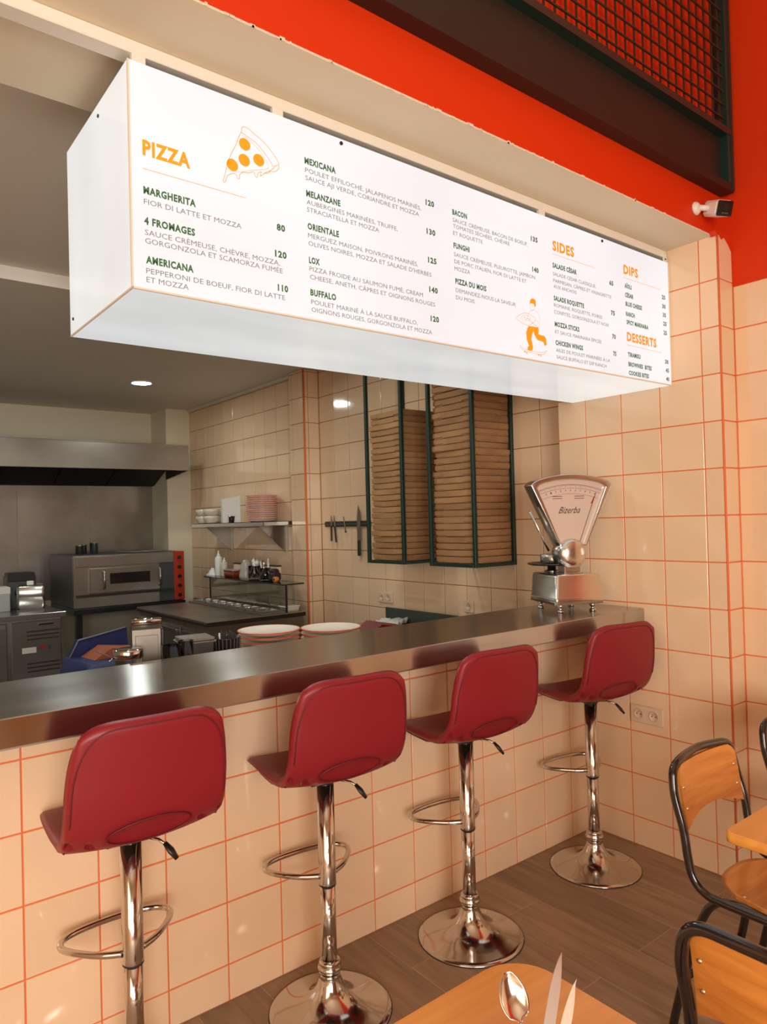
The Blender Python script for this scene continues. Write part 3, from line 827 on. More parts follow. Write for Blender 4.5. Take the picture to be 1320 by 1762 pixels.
def make_stool():
    root = thing('bar_stool', 'burgundy stool', 'bar stool')
    prof = [(0.222, 0.760), (0.15, 0.768), (0.06, 0.768), (-0.03, 0.763), (-0.085, 0.765), (-0.135, 0.785), (-0.168, 0.828), (-0.186, 0.89), (-0.203, 0.99), (-0.219, 1.094)]
    def hw(t):
        pts = [(0, 0.192), (0.2, 0.196), (0.42, 0.200), (0.55, 0.202), (0.75, 0.200), (1, 0.193)]
        for (a, b), (c, d) in zip(pts, pts[1:]):
            if t <= c: return b+(d-b)*(t-a)/(c-a)
        return pts[-1][1]
    def bend(t):
        return 0.006+0.016*math.exp(-((t-0.50)/0.15)**2)+0.014*max(0, min(1, (t-0.5)/0.3))
    o, midp, normal, L = grid_shell('seat_shell', prof, hw, bend, M['leather'], root, thick=0.034, k=0.38, hole=(0.0, 0.575, 0.095, 0.050, 0.013))
    # seam piping: runs inside the rim on the back of the shell and round the lumbar recess
    def path(fn, n, off=0.0185):
        out = []
        for i in range(n):
            a, b = fn(i/n)
            p, t, x = midp(a, b); nn = normal(a, b)
            out.append(p-nn*off)
        return out
    def rim(s):
        # rounded-rectangle path in (a, b)
        A, B = 0.925, 0.96
        th = 2*PI*s; c, d = math.cos(th), math.sin(th); p = 0.32
        return (A*math.copysign(abs(c)**p, c), B*math.copysign(abs(d)**p, d))
    mb = MB()
    pts = path(rim, 160, 0.0172)
    mb.tube(pts, 0.0022, 5, closed=True)
    mb.build('seam', M['stitch'], root)
    mb = MB()
    pts = []
    for i in range(48):
        th = 2*PI*i/48
        x = 0.102*math.cos(th); t = 0.575+0.055*math.sin(th)
        b = 2*t-1; a = x/hw(t)
        b2 = b
        p, tt, xx = midp(a, b2); pts.append(p-normal(a, b2)*0.0172)
    mb.tube(pts, 0.0022, 5, closed=True)
    mb.build('seam', M['stitch'], root)
    mb = MB(); mb.box(-0.080, -0.065, 0.736, 0.080, 0.095, 0.750, 0.003)
    mb.lathe([(0.029, 0.716), (0.031, 0.720), (0.031, 0.737)], 24)
    mb.build('seat_plate', M['black_plastic'], root)
    # column
    MB().lathe([(0.0275, 0.398), (0.0285, 0.402), (0.0275, 0.408), (0.0275, 0.718)], 28).build('outer_tube', M['chrome'], root)
    MB().lathe([(0.0272, 0.394), (0.0278, 0.395), (0.0278, 0.398), (0.0272, 0.399)], 28).build('collar', M['black_rubber'], root)
    MB().lathe([(0.0242, 0.15), (0.0242, 0.397)], 24).build('inner_tube', M['chrome'], root)
    b = MB()
    b.lathe([(0.1925, 0.0), (0.1945, 0.003), (0.1925, 0.0065), (0.175, 0.010), (0.145, 0.0155), (0.115, 0.0235), (0.09, 0.034), (0.07, 0.047), (0.054, 0.063), (0.042, 0.083), (0.0345, 0.104), (0.031, 0.118),
             (0.034, 0.122), (0.0385, 0.130), (0.0375, 0.140), (0.032, 0.146), (0.034, 0.150), (0.033, 0.156), (0.028, 0.160), (0.0242, 0.161)], 64, cap1=False)
    b.build('base', M['chrome'], root)
    MB().lathe([(0.1935, -0.001), (0.1955, -0.001), (0.1955, 0.0028), (0.1935, 0.0028)], 64, cap0=False, cap1=False).build('rubber_rim', M['black_rubber'], root)
    # foot rest loop
    pts = [(-0.026, 0.004, 0.425), (-0.075, 0.035, 0.424), (-0.125, 0.09, 0.423), (-0.148, 0.135, 0.422), (-0.138, 0.172, 0.422), (-0.09, 0.197, 0.422), (0, 0.206, 0.422),
           (0.09, 0.197, 0.422), (0.138, 0.172, 0.422), (0.148, 0.135, 0.422), (0.125, 0.09, 0.423), (0.075, 0.035, 0.424), (0.026, 0.004, 0.425)]
    MB().tube(smooth_path(pts, 6), 0.0088, 12).build('footrest', M['chrome'], root)
    # gas lift lever
    lv = MB().tube([(0.02, -0.03, 0.732), (0.050, -0.075, 0.730), (0.064, -0.095, 0.718)], 0.004, 8).build('lever', M['chrome'], root)
    g = MB(); g.tube([(0.060, -0.090, 0.724), (0.072, -0.102, 0.705), (0.084, -0.114, 0.684)], lambda t: 0.008+0.005*math.sin(PI*min(1, t*1.05)), 8, flat=0.55)
    g.build('lever_grip', M['black_plastic'], lv)
    return root
stool = make_stool()
stool.location = (0.632, 1.92, 0); stool.rotation_euler = (0, 0, math.radians(-2))
stool['label'] = 'burgundy bar stool with chrome column, leftmost of the four at the bar'
stool['group'] = 'bar stools along the counter'
for (x, y, rz, lab) in ((1.249, 1.92, -6, 'burgundy bar stool on a chrome disc base, second from the left at the bar'),
                        (1.868, 1.912, -5, 'burgundy bar stool with chrome base, third from the left at the bar'),
                        (2.655, 1.925, -10, 'burgundy bar stool nearest the tiled pillar and the scale, rightmost of the four')):
    dup(stool, None, (x, y, 0), math.radians(rz), lab)

# ================================================================== COUNTER SCALE
sc = thing('shop_scale', 'vintage polished metal shop scale with a fan-shaped dial on the bar top', 'scale', (2.725, 2.095, 1.11), math.radians(-25))
b = MB()
hw_, d0, d1 = 0.105, -0.13, 0.13
def rounded_loft(mb, secs, r, n=5):
    """secs: [(z, x0, x1, y0, y1, r)]"""
    rings = []
    for (z, x0, x1, y0, y1, rr) in secs:
        ring = []
        for (cx, cy, a0) in ((x1-rr, y1-rr, 0), (x0+rr, y1-rr, 90), (x0+rr, y0+rr, 180), (x1-rr, y0+rr, 270)):
            for i in range(n+1):
                a = math.radians(a0+90*i/n); ring.append((cx+rr*math.cos(a), cy+rr*math.sin(a), z))
        rings.append(ring)
    m = len(rings[0]); vs = [p for r_ in rings for p in r_]; fs = []
    for i in range(len(rings)-1):
        for k in range(m):
            k2 = (k+1) % m; fs.append((i*m+k, i*m+k2, (i+1)*m+k2, (i+1)*m+k))
    mb.add(vs, fs, 0, True)
    o_ = len(mb.v)-len(vs)
    mb.f += [tuple(o_+k for k in range(m))[::-1], tuple(o_+(len(rings)-1)*m+k for k in range(m))]; mb.mi += [0, 0]; mb.sm += [False, False]
    return mb
rounded_loft(b, [(0.038, -0.120, 0.120, d0-0.004, d1+0.004, 0.012), (0.068, -0.118, 0.118, d0-0.002, d1+0.002, 0.012), (0.071, -0.115, 0.115, d0, d1, 0.012), (0.162, -0.110, 0.110, d0+0.004, d1-0.004, 0.014), (0.170, -0.106, 0.106, d0+0.008, d1-0.008, 0.014), (0.173, -0.088, 0.088, d0+0.018, d1-0.018, 0.012)], 0.012)
b.build('body', M['polished'], sc)
for fx, fy in ((-0.08, -0.10), (0.08, -0.10), (-0.08, 0.10), (0.08, 0.10), ):
    MB().lathe([(0.011, 0), (0.016, 0.002), (0.016, 0.008), (0.008, 0.012), (0.008, 0.022), (0.015, 0.026), (0.015, 0.034), (0.01, 0.039)], 16).build('foot', M['chrome'], sc, loc=(fx, fy, 0))
# neck and hub
n_ = MB(); n_.box(-0.048, -0.085, 0.172, 0.048, 0.005, 0.178, 0.002); n_.box(-0.040, -0.075, 0.177, 0.040, -0.005, 0.235, 0.004)
n_.build('neck', M['polished'], sc)
FY = -0.04   # fan plane centre
h_ = MB(); h_.lathe([(0.066, 0.040), (0.069, 0.030), (0.069, -0.035), (0.062, -0.047), (0.045, -0.056), (0.02, -0.060), (0.001, -0.061)], 40, axis='y')
h_.build('hub', M['polished'], sc, loc=(0, FY, 0.262))
# fan-shaped casing
def fan_outline(inset=0.0, n=18):
    # angle half-width and radii about apex
    ax, az = 0.012, 0.165
    R = 0.462-inset; half = math.radians(27.0)-inset/0.40
    pts = []
    rb = 0.145+inset*0.3
    pts.append((ax+rb*math.sin(-half)*1.0, az+rb*math.cos(half)))
    for i in range(n+1):
        a = -half+2*half*i/n
        rr = R+0.0
        # rounded shoulders
        e = abs(i-n/2)/(n/2)
        rr -= 0.010*max(0, (e-0.8)/0.2)**2
        # flatter arc
        pts.append((ax+rr*math.sin(a)*1.0, az+rr*(0.55*math.cos(a)+0.45*(1-0.5*(1-math.cos(a))))-0.0))
    pts.append((ax+rb*math.sin(half), az+rb*math.cos(half)))
    return pts
out = fan_outline(); inn = fan_outline(0.024)
def ring_prism(mb, o_, i_, y0, y1):
    n = len(o_)
    vs = [(p[0], y0, p[1]) for p in o_]+[(p[0], y0, p[1]) for p in i_]+[(p[0], y1, p[1]) for p in o_]+[(p[0], y1, p[1]) for p in i_]
    fs = []
    for k in range(n):
        j = (k+1) % n
        fs += [(k, j, n+j, n+k), (2*n+k, 3*n+k, 3*n+j, 2*n+j), (k, 2*n+k, 2*n+j, j), (n+k, n+j, 3*n+j, 3*n+k)]
    mb.add(vs, fs)
f_ = MB(); ring_prism(f_, out, inn, FY-0.030, FY+0.050)
fr = f_.build('dial_casing', M['polished'], sc)
bev = fr.modifiers.new('bevel', 'BEVEL'); bev.width = 0.008; bev.segments = 4; bev.limit_method = 'ANGLE'; bev.angle_limit = math.radians(50)
for p in fr.data.polygons: p.use_smooth = True
d_ = MB(); d_.prism(fan_outline(0.020), 'y', FY-0.012, FY+0.030)
dl = d_.build('dial', M['dial'], sc)
yd = FY-0.0128
# printing on the dial: arcs, ticks and the maker's script
mb = MB()
def dial_pt(a, r): return (0.012+r*math.sin(a)*0.93, yd, 0.165+r*(0.775*math.cos(a)+0.225))
for r_, w__ in ((0.415, 0.0012), (0.398, 0.0012), (0.372, 0.001)):
    vs = []; fs = []
    for i in range(41):
        a = math.radians(-24+48*i/40); p, q = dial_pt(a, r_), dial_pt(a, r_+w__); vs += [p, q]
    for i in range(40): fs.append((2*i, 2*i+1, 2*i+3, 2*i+2))
    mb.add(vs, fs)
for i in range(61):
    a = math.radians(-24+48*i/60); r1_ = 0.415; r0_ = 0.403 if i % 5 == 0 else 0.409
    p, q = dial_pt(a, r0_), dial_pt(a, r1_); mb.add([p, (p[0]+0.0009, p[1], p[2]), (q[0]+0.0009, q[1], q[2]), q], [(0, 1, 2, 3)])
for sx in (-1, 1):
    for kk in range(2):
        mb.add([(sx*0.055+dx*0.05*1.0, yd, 0.525-kk*0.010+dz) for dx, dz in ((-0.5, 0), (0.5, 0), (0.5, 0.0025), (-0.5, 0.0025))], [(0, 1, 2, 3)])
mb.build('dial_print', M['print_black'], dl, fix=False)
for i in range(11):
    a = math.radians(-20+4*i)
    c0 = dial_pt(a, 0.384)
    flat_text(str(i), False, 0.006, 0.0085, M['print_black'], 'dial_number', dl, lambda x, y, c0=c0: (c0[0]-0.003+x, yd, c0[2]+y))
flat_text('kg', False, 0.014, 0.007, M['print_black'], 'dial_number', dl, lambda x, y: (-0.165+x+0.01, yd, 0.500+y))
# script lettering: slanted
flat_text('Bizerba', False, 0.105, 0.030, M['print_black'], 'script_lettering', dl, lambda x, y: (-0.052+x+y*0.5, yd, 0.448+y))
MB().tube([dial_pt(math.radians(12), 0.10), dial_pt(math.radians(20.5), 0.395)], 0.0012, 6).build('pointer', M['print_black'], dl)
MB().tube([dial_pt(math.radians(19), 0.34), dial_pt(math.radians(20.2), 0.375)], 0.0026, 6).build('pointer_mark', M['red_print'], dl)
# carrying rod on the left of the casing
MB().tube([(-0.162, FY+0.055, 0.46), (-0.072, FY+0.055, 0.275)], 0.006, 8).build('guide_rod', M['polished'], sc)
# weighing pan with its weight
pn = MB(); pn.lathe([(0.006, 0.0), (0.098, 0.0), (0.112, 0.004), (0.115, 0.010), (0.111, 0.010), (0.096, 0.005), (0.004, 0.005)], 40)
pn.build('weighing_pan', M['black_plastic'], sc, loc=(-0.03, 0.075, 0.205))
MB().lathe([(0.035, 0.0), (0.035, 0.006), (0.02, 0.010), (0.02, 0.032)], 24).build('pan_post', M['chrome'], sc, loc=(-0.03, 0.075, 0.173))
MB().lathe([(0.060, 0.0), (0.062, 0.003), (0.062, 0.038), (0.058, 0.041)], 32).build('pan_lid', M['steel'], sc, loc=(-0.02, 0.075, 0.2155))

# ================================================================== PIZZA BOX RACKS
def make_rack(name, x0, x1, y0, y1, z0, z1, label):
    root = thing(name, label, 'rack', (x0, y0, z0), group='green wall racks for pizza boxes')
    r = 0.0105
    W, D, H = x1-x0, y1-y0, z1-z0
    for (px_, py_) in ((-r, -r), (-r, D+r), (W-r, -r), (W-r, D+r)):
        MB().box(px_-r, py_-r, -0.02, px_+r, py_+r, H, 0.001).build('post', M['green_metal'], root)
    for zz in (-0.02, H-0.018):
        for b_ in ((0, -2*r, W-2*r, 0), (0, D, W-2*r, D+2*r)):
            MB().box(b_[0], b_[1], zz, b_[2], b_[3], zz+0.018, 0.001).build('rail', M['green_metal'], root)
        for b_ in ((-2*r, 0, 0, D), (W-2*r, 0, W, D)):
            MB().box(b_[0], b_[1], zz, b_[2], b_[3], zz+0.018, 0.001).build('rail', M['green_metal'], root)
    for k in range(4):
        y = (k+0.5)*D/4
        MB().box(0, y-0.012, -0.012, W-2*r, y+0.012, -0.001).build('slat', M['green_metal'], root)
    return root
make_rack('box_rack', 2.787, 3.0985, 3.335, 3.665, 1.297, 2.68, 'green metal wall rack further from the camera, beside the knife strip')
make_rack('box_rack', 2.787, 3.0985, 2.735, 3.065, 1.297, 2.68, 'green metal wall rack nearer the pillar and the scale, filled with pizza boxes')
PB = []
for variant in range(3):
    mb = MB(); Wx, Dy, H = 0.300, 0.322, 0.0345
    v = variant*0.0015
    # tray
    mb.box(0.006, 0.006, 0.0, Wx-0.006, Dy-0.006, 0.014+v)
    # lid overhangs the tray, front flap reaches lower in its middle
    mb.box(0, 0, 0.0055+v, Wx, Dy, H)
    mb.box(-0.0012, Dy*0.25, 0.0025, 0.004, Dy*0.75, 0.016)
    mb.box(0.02, -0.0012, 0.003, 0.045, 0.004, 0.016)
    mb.box(Wx-0.10, -0.0012, 0.003, Wx-0.06, 0.004, 0.016)
    o = mb.build('pizza_box', M['cardboard'])
    PB.append(o.data); bpy.data.objects.remove(o)
def stack_boxes(x, y, z, n, where, step=0.0368):
    random.seed(int(y*100))
    for i in range(n):
        o = bpy.data.objects.new('pizza_box', random.choice(PB)); C.objects.link(o)
        j = 0.009 if i % 5 else 0.004
        o.location = (x+random.uniform(-0.005, 0.004), y+random.uniform(-j, j)*0.8, z+i*step)
        o.rotation_euler = (random.uniform(-0.003, 0.003)*0.5, random.uniform(-0.003, 0.003)*0.5, random.uniform(-0.018, 0.018))
        if i == n-1: lab = 'topmost cardboard pizza box in the rack %s' % where
        elif i == 0: lab = 'bottom brown cardboard pizza box in the rack %s' % where
        else: lab = '%s pizza box from the bottom in the rack %s' % (ordinal(i), where)
        tag(o, lab, 'pizza box', 'pizza boxes in the rack %s' % where)
stack_boxes(2.795, 3.337, 1.297, 25, 'beside the knife strip', 0.0374)
stack_boxes(2.795, 2.737, 1.297, 32, 'nearer the scale', 0.0374)

# ================================================================== KNIFE STRIP
kb = thing('magnetic_knife_strip', 'black magnetic knife strip on the kitchen tiles left of the box racks', 'knife rack', (3.0975, 4.36, 1.53))
MB().box(-0.018, -0.29, -0.021, 0.002, 0.29, 0.021, 0.006).build('bar', M['black_plastic'], kb)
MB().box(-0.0195, -0.27, -0.006, -0.0175, 0.27, 0.004).build('magnet_strip', M['oven_dark'], kb)
def knife(y, ztip, zbol, zend, wb, label, tilt=0.0):
    r = thing('kitchen_knife', label, 'knife', (3.0745, y, 1.53), 0, 'knives on the magnetic strip')
    r.rotation_euler = (math.radians(tilt), 0, 0)
    zt, zb, ze = ztip-1.53, zbol-1.53, zend-1.53
    poly = [(-wb/2, zb), (wb/2, zb), (wb/2, zt-(zt-zb)*0.35), (wb*0.1, zt), (-wb/2+0.001, zt-(zt-zb)*0.2)]
    MB().prism(poly, 'x', -0.001, 0.001).build('blade', M['dull_steel'], r)
    MB().box(-0.008, -wb*0.32-0.002, ze, 0.004, wb*0.32+0.002, zb+0.004, 0.003).build('handle', M['black_plastic'], r)
knife(4.545, 1.60, 1.515, 1.40, 0.016, 'small black-handled paring knife, leftmost on the magnetic strip')
knife(4.50, 1.60, 1.51, 1.39, 0.016, 'small tilted black-handled knife, second from the left on the strip', -7)
r = thing('kitchen_scissors', 'short metal tool in the middle of the magnetic strip', 'tool', (3.0745, 4.37, 1.53))
MB().tube([(0, 0.012, 0.055), (0, -0.012, -0.06)], 0.0035, 6).build('shaft', M['dull_steel'], r)
MB().tube([(0, -0.010, -0.05), (0, -0.013, -0.065)], 0.006, 6).build('tip', M['black_plastic'], r)
knife(4.19, 1.665, 1.405, 1.295, 0.044, "large chef's knife with a black handle hanging by the box rack")

# ================================================================== SOCKETS
def socket(name, label, axis_x, y0, y1, z0, z1, n, rz=0):
    r = thing(name, label, 'socket', (axis_x, (y0+y1)/2, (z0+z1)/2))
    w_, h_ = (y1-y0), (z1-z0)
    MB().box(-0.010, -w_/2, -h_/2, 0.001, w_/2, h_/2, 0.003).build('plate', M['socket'], r)
    for k in range(n):
        cy = (k-(n-1)/2)*w_/n*0.92
        mb = MB(); rr = min(0.021, h_*0.30)
        mb.lathe([(rr+0.0025, -0.011), (rr+0.0025, -0.0145), (rr, -0.0145), (rr-0.001, -0.0122), (0.0005, -0.0122)], 28, axis='x', cap0=False, cap1=False)
        s_ = mb.build('socket_well', M['socket'], r, loc=(0, cy, 0.002))
        for dy, dz, q in ((-0.0095, 0.0, 0.0028), (0.0095, 0.0, 0.0028)):
            MB().lathe([(q, -0.0135), (q, -0.0120)], 10, axis='x').build('pin_hole', M['dark_hole'], s_, loc=(0, dy, dz))
        MB().lathe([(0.0024, -0.019), (0.0024, -0.012)], 10, axis='x').build('earth_pin', M['rivet'], s_, loc=(0, 0, 0.010))
    return r
socket('wall_socket', 'cream double socket on the tiled pillar below the bar end', 2.9795, 1.766, 1.931, 0.577, 0.657, 2)
socket('wall_socket', 'cream double socket on the kitchen tiles left of the white cloth', 3.0995, 3.846, 4.004, 0.973, 1.046, 2)
socket('wall_socket', 'cream single socket on the kitchen tiles under the nearer box rack', 3.0995, 3.065, 3.145, 0.972, 1.048, 1)

# ================================================================== MEZZANINE GUARD
mg = thing('mezzanine_guard', 'dark green steel guard with square mesh above a brown board, high on the orange wall', 'railing', (1.5, 1.44, 2.90))
gx, gy, gz = mg.location
def gb(name, m, *b, bev=0.0):
    return MB().box(b[0]-gx, b[1]-gy, b[2]-gz, b[3]-gx, b[4]-gy, b[5]-gz, bev).build(name, m, mg)
XL, XR_ = -1.6, 3.068
gb('bottom_beam', M['dark_frame'], XL, 1.42, 2.902, XR_, 1.477, 2.936, bev=0.001)
gb('bottom_lip', M['dark_frame'], XL, 1.445, 2.936, XR_-0.02, 1.477, 2.952)
gb('brown_board', M['brown_board'], XL, 1.455, 2.95, XR_-0.03, 1.477, 3.142)
gb('middle_rail', M['green_metal'], XL, 1.42, 3.140, XR_-0.02, 1.466, 3.166, bev=0.001)
gb('middle_rail_face', M['mesh_metal'], XL, 1.4165, 3.139, XR_-0.018, 1.4205, 3.167)
gb('end_post', M['green_metal'], XR_-0.04, 1.4205, 2.936, XR_-0.004, 1.477, 4.25, bev=0.001)
gb('end_post_face', M['mesh_metal'], XR_-0.013, 1.4165, 2.91, XR_, 1.4205, 4.25)
gb('top_rail', M['green_metal'], XL, 1.42, 4.22, XR_, 1.466, 4.26)
gb('post', M['green_metal'], 0.70, 1.42, 3.166, 0.74, 1.466, 4.22)
gb('post', M['green_metal'], XL, 1.42, 2.936, XL+0.04, 1.466, 4.22)
vbar = None
x = 3.005
while x > 0.76:
    if vbar is None: vbar = gb('mesh_bar', M['mesh_metal'], x-0.0032, 1.4375, 3.166, x+0.0032, 1.4435, 4.22); x0v = x
    else:
        o = bpy.data.objects.new('mesh_bar', vbar.data); C.objects.link(o); o.parent = mg; o.location = (x-x0v, 0, 0)
    x -= 0.0578
hbar = None; z = 3.213
while z < 4.2:
    if hbar is None: hbar = gb('mesh_bar', M['mesh_metal'], 0.74, 1.4315, z-0.0032, XR_-0.04, 1.4375, z+0.0032); z0h = z
    else:
        o = bpy.data.objects.new('mesh_bar', hbar.data); C.objects.link(o); o.parent = mg; o.location = (0, 0, z-z0h)
    z += 0.0578

# ================================================================== SECURITY CAMERA
scm = thing('security_camera', 'small white security camera with a black face on the orange wall above the pillar', 'camera', (2.845, 1.478, 2.798))
MB().lathe([(0.027, 0), (0.028, -0.006), (0.020, -0.016), (0.012, -0.020)], 24, axis='y').build('mount', M['white_plastic'], scm)
bd = MB()
T = Matrix.Translation(Vector((0.052, -0.070, -0.012))) @ Matrix.Rotation(math.radians(-26), 4, 'Z') @ Matrix.Rotation(math.radians(20), 4, 'X')
MB().tube([(0, -0.014, 0), (0.030, -0.040, -0.004)], 0.012, 10).build('arm', M['white_plastic'], scm)
bd.T = T
bd.box(-0.036, -0.042, -0.030, 0.036, 0.050, 0.031, 0.009)
body = bd.build('housing', M['white_plastic'], scm)
fc = MB(); fc.T = T; fc.box(-0.0355, -0.047, -0.0305, 0.0355, -0.040, 0.0285, 0.005)
fc.build('front_glass', mat('camera_glass', (0.006, 0.006, 0.006), 0.1), body)
ln = MB(); ln.T = T; ln.lathe([(0.013, -0.0495), (0.013, -0.0465)], 20, axis='y')
ln.build('lens', M['black_plastic'], body)
ln = MB(); ln.T = T; ln.box(-0.015, -0.0485, -0.022, 0.015, -0.0468, -0.0165)
ln.build('light_strip', M['oven_dark'], body)

# ================================================================== PREP SURFACE BEHIND THE BAR
lw = thing('prep_counter', 'steel prep counter hidden behind the bar, carrying plates and dispensers', 'counter', (0.0, 2.30, 0))
MB().box(-0.85, 0.002, 0.915, 2.42, 0.70, 0.95, 0.003).build('worktop', M['dull_steel'], lw)
MB().box(-0.85, 0.02, 0.08, 2.40, 0.66, 0.915).build('cabinet', M['dull_steel'], lw)
for k in range(8):
    MB().box(-0.81+k*0.4, 0.66, 0.12, -0.43+k*0.4, 0.675, 0.89, 0.003).build('door', M['steel'], lw)
ZS = 0.95
# plates
def plate_mesh(r, h=0.021):
    mb = MB()
    mb.lathe([(0.0005, 0.003), (r*0.62, 0.003), (r*0.66, 0.0045), (r*0.92, h-0.004), (r*0.975, h-0.001)], 56, 0, cap1=False)
    mb.lathe([(r*0.975, h-0.001), (r, h), (r*1.006, h-0.002), (r*0.998, h-0.005)], 56, 1, cap0=False, cap1=False)
    mb.lathe([(r*0.998, h-0.005), (r*0.95, h-0.010), (r*0.68, 0.0), (0.0005, 0.0)], 56, 0, cap0=False)
    o = mb.build('plate', [M['plate'], M['plate_rim']]); me = o.data; bpy.data.objects.remove(o); return me
def plate_stack(me, x, y, z, n, step, where, group):
    for i in range(n):
        o = bpy.data.objects.new('plate', me); C.objects.link(o)
        o.location = (x+random.uniform(-0.002, 0.002), y+random.uniform(-0.002, 0.002), z+i*step); o.rotation_euler = (0, 0, random.uniform(0, 6))
        if i == n-1: lab = 'red-rimmed cream plate, topmost of the stack %s' % where
        elif i == 0: lab = 'red-rimmed cream plate, bottom of the stack %s' % where
        else: lab = 'red-rimmed plate, %s from the top of the stack %s' % (ordinal(n-1-i), where)
        tag(o, lab, 'plate', group)
pm = plate_mesh(0.135)
plate_stack(pm, 1.515, 2.745, ZS, 7, 0.0198, 'left behind the bar', 'plates in the left stack behind the bar')
plate_stack(pm, 1.785, 2.665, ZS, 6, 0.0215, 'right behind the bar', 'plates in the right stack behind the bar')

# chrome canister with lid
cn = thing('canister', 'round glass canister with a polished steel lid behind the bar', 'canister', (0.815, 2.46, ZS))
MB().lathe([(0.001, 0.0), (0.043, 0.0), (0.045, 0.005), (0.045, 0.150)], 32, cap1=False).build('jar', M['glass'], cn)
MB().lathe([(0.001, 0.15), (0.048, 0.15), (0.049, 0.152), (0.049, 0.176), (0.047, 0.180), (0.044, 0.182), (0.001, 0.183)], 36).build('lid', M['chrome'], cn)
MB().tube([(-0.048, 0.0, 0.156), (-0.062, -0.01, 0.152), (-0.068, -0.012, 0.150)], 0.003, 8).build('clasp', M['chrome'], cn)
# chrome napkin dispenser
nd_ = thing('napkin_dispenser', 'chrome dispenser with a rounded top between the canister and the jars behind the bar', 'dispenser', (0.895, 2.54, ZS), math.radians(-14))
b = MB()
prof = [(-0.05, 0), (0.05, 0), (0.05, 0.215)]+[(0.05-0.018*(1-math.cos(t)), 0.215+0.03*math.sin(t)) for t in (0.4, 0.8, 1.2, 1.57)]+[(-0.02, 0.262), (-0.05, 0.235)]
b.prism(prof, 'x', -0.04, 0.055)
b.build('body', M['bronze_steel'], nd_)
MB().box(-0.030, -0.0525, 0.02, 0.046, -0.049, 0.215, 0.001).build('front_plate', M['bronze_steel'], nd_)
MB().tube([(-0.042, -0.03, 0.262), (0.06, -0.03, 0.262)], 0.011, 12).build('roller', M['chrome'], nd_)
MB().box(0.055, -0.048, 0.0, 0.068, 0.046, 0.235, 0.004).build('side_cheek', M['black_plastic'], nd_)
# glasses
def tumbler(x, y, r, h, label):
    t_ = MB().lathe([(0.001, 0.0), (r*0.86, 0.0), (r*0.9, 0.004), (r, h), (r*0.95, h), (r*0.84, 0.012), (0.001, 0.010)], 32).build('glass_tumbler', M['glass'], loc=(x, y, ZS))
    tag(t_, label, 'glass', 'glasses behind the bar')
tumbler(0.955, 2.43, 0.033, 0.180, 'tall clear glass right beside the chrome dispenser')
tumbler(1.020, 2.46, 0.028, 0.185, 'slim clear glass next to the steel tub behind the bar')
# steel tub
tb = thing('steel_tub', 'square steel tub between the glasses and the black straw cup', 'tub', (1.085, 2.53, ZS), math.radians(-8))
b = MB(); rounded_loft(b, [(0.0, -0.055, 0.055, -0.055, 0.055, 0.01), (0.165, -0.06, 0.06, -0.06, 0.06, 0.01), (0.167, -0.066, 0.066, -0.066, 0.066, 0.012), (0.171, -0.066, 0.066, -0.066, 0.066, 0.012)], 0.01)
b.build('body', M['steel'], tb)
MB().box(-0.06, -0.06, 0.171, 0.06, 0.06, 0.184, 0.004).build('lid', M['dull_steel'], tb)
# straw cup
cp = thing('straw_cup', 'black ribbed cup packed with black and white straws beside the left plates', 'cup', (1.205, 2.515, ZS))
MB().lathe([(0.001, 0.0), (0.040, 0.0), (0.052, 0.165), (0.054, 0.168), (0.050, 0.168), (0.038, 0.006), (0.001, 0.006)], 36).build('cup', M['black_plastic'], cp)
for k in range(22):
    a = 2*PI*k/22; MB().tube([(0.0405*math.cos(a), 0.0405*math.sin(a), 0.0), (0.0528*math.cos(a), 0.0528*math.sin(a), 0.166)], 0.0022, 5).build('rib', M['oven_dark'], cp)
for k in range(26):
    a = k*2.4; r_ = 0.042*math.sqrt((k+0.5)/26)
    MB().tube([(r_*0.7*math.cos(a), r_*0.7*math.sin(a), 0.01), (r_*math.cos(a), r_*math.sin(a), 0.182+0.008*math.sin(k*1.7))], 0.0032, 6).build('straw', M['white_plastic'] if k in (3, 9, 14) else M['black_plastic'], cp)

# dark red tray standing at an angle and the white cloth on the side counter
rd = thing('red_tray', 'dark red open box lid behind the bar, right of the plates', 'tray', (2.16, 2.76, ZS), math.radians(-12))
b = MB(); b.prism([(-0.11, 0), (0.11, 0), (0.11, 0.070), (-0.05, 0.102), (-0.11, 0.06)], 'y', -0.09, 0.09)
b.build('body', M['dark_red'], rd)
MB().box(-0.112, -0.094, 0.0, 0.112, -0.090, 0.05, 0.001).build('front_lip', M['dark_red'], rd)
sw = thing('side_counter', 'steel side counter along the kitchen tiles with a slate green upstand', 'counter', (2.52, 2.33, 0))
MB().box(0.0, 0.0, 0.825, 0.572, 1.576, 0.86, 0.003).build('worktop', M['steel'], sw)
MB().box(0.02, 0.01, 0.08, 0.565, 1.56, 0.825).build('cabinet', M['dull_steel'], sw)
MB().box(0.556, 0.86, 0.86, 0.572, 1.576, 0.945, 0.002).build('upstand', M['slate_green'], sw)
MB().box(0.556, 0.05, 0.86, 0.572, 0.855, 0.93, 0.002).build('upstand', M['steel'], sw)
for k in range(3):
    MB().box(0.0, 0.03+k*0.51, 0.12, 0.02, 0.52+k*0.51, 0.80, 0.003).build('door', M['steel'], sw)
random.seed(3)
vs = []; fs = []; nx, ny = 16, 12
for i in range(nx+1):
    for j in range(ny+1):
        x, y = -0.13+0.26*i/nx, -0.09+0.18*j/ny
        vs.append((x+random.uniform(-.004, .004), y+random.uniform(-.004, .004), 0.018+0.012*math.sin(i*0.9+j*0.4)*math.cos(j*0.7)+random.uniform(0, 0.006)))
for i in range(nx):
    for j in range(ny):
        a = i*(ny+1)+j; fs.append((a, a+ny+1, a+ny+2, a+1))
mb = MB(); mb.add(vs, fs, 0, True)
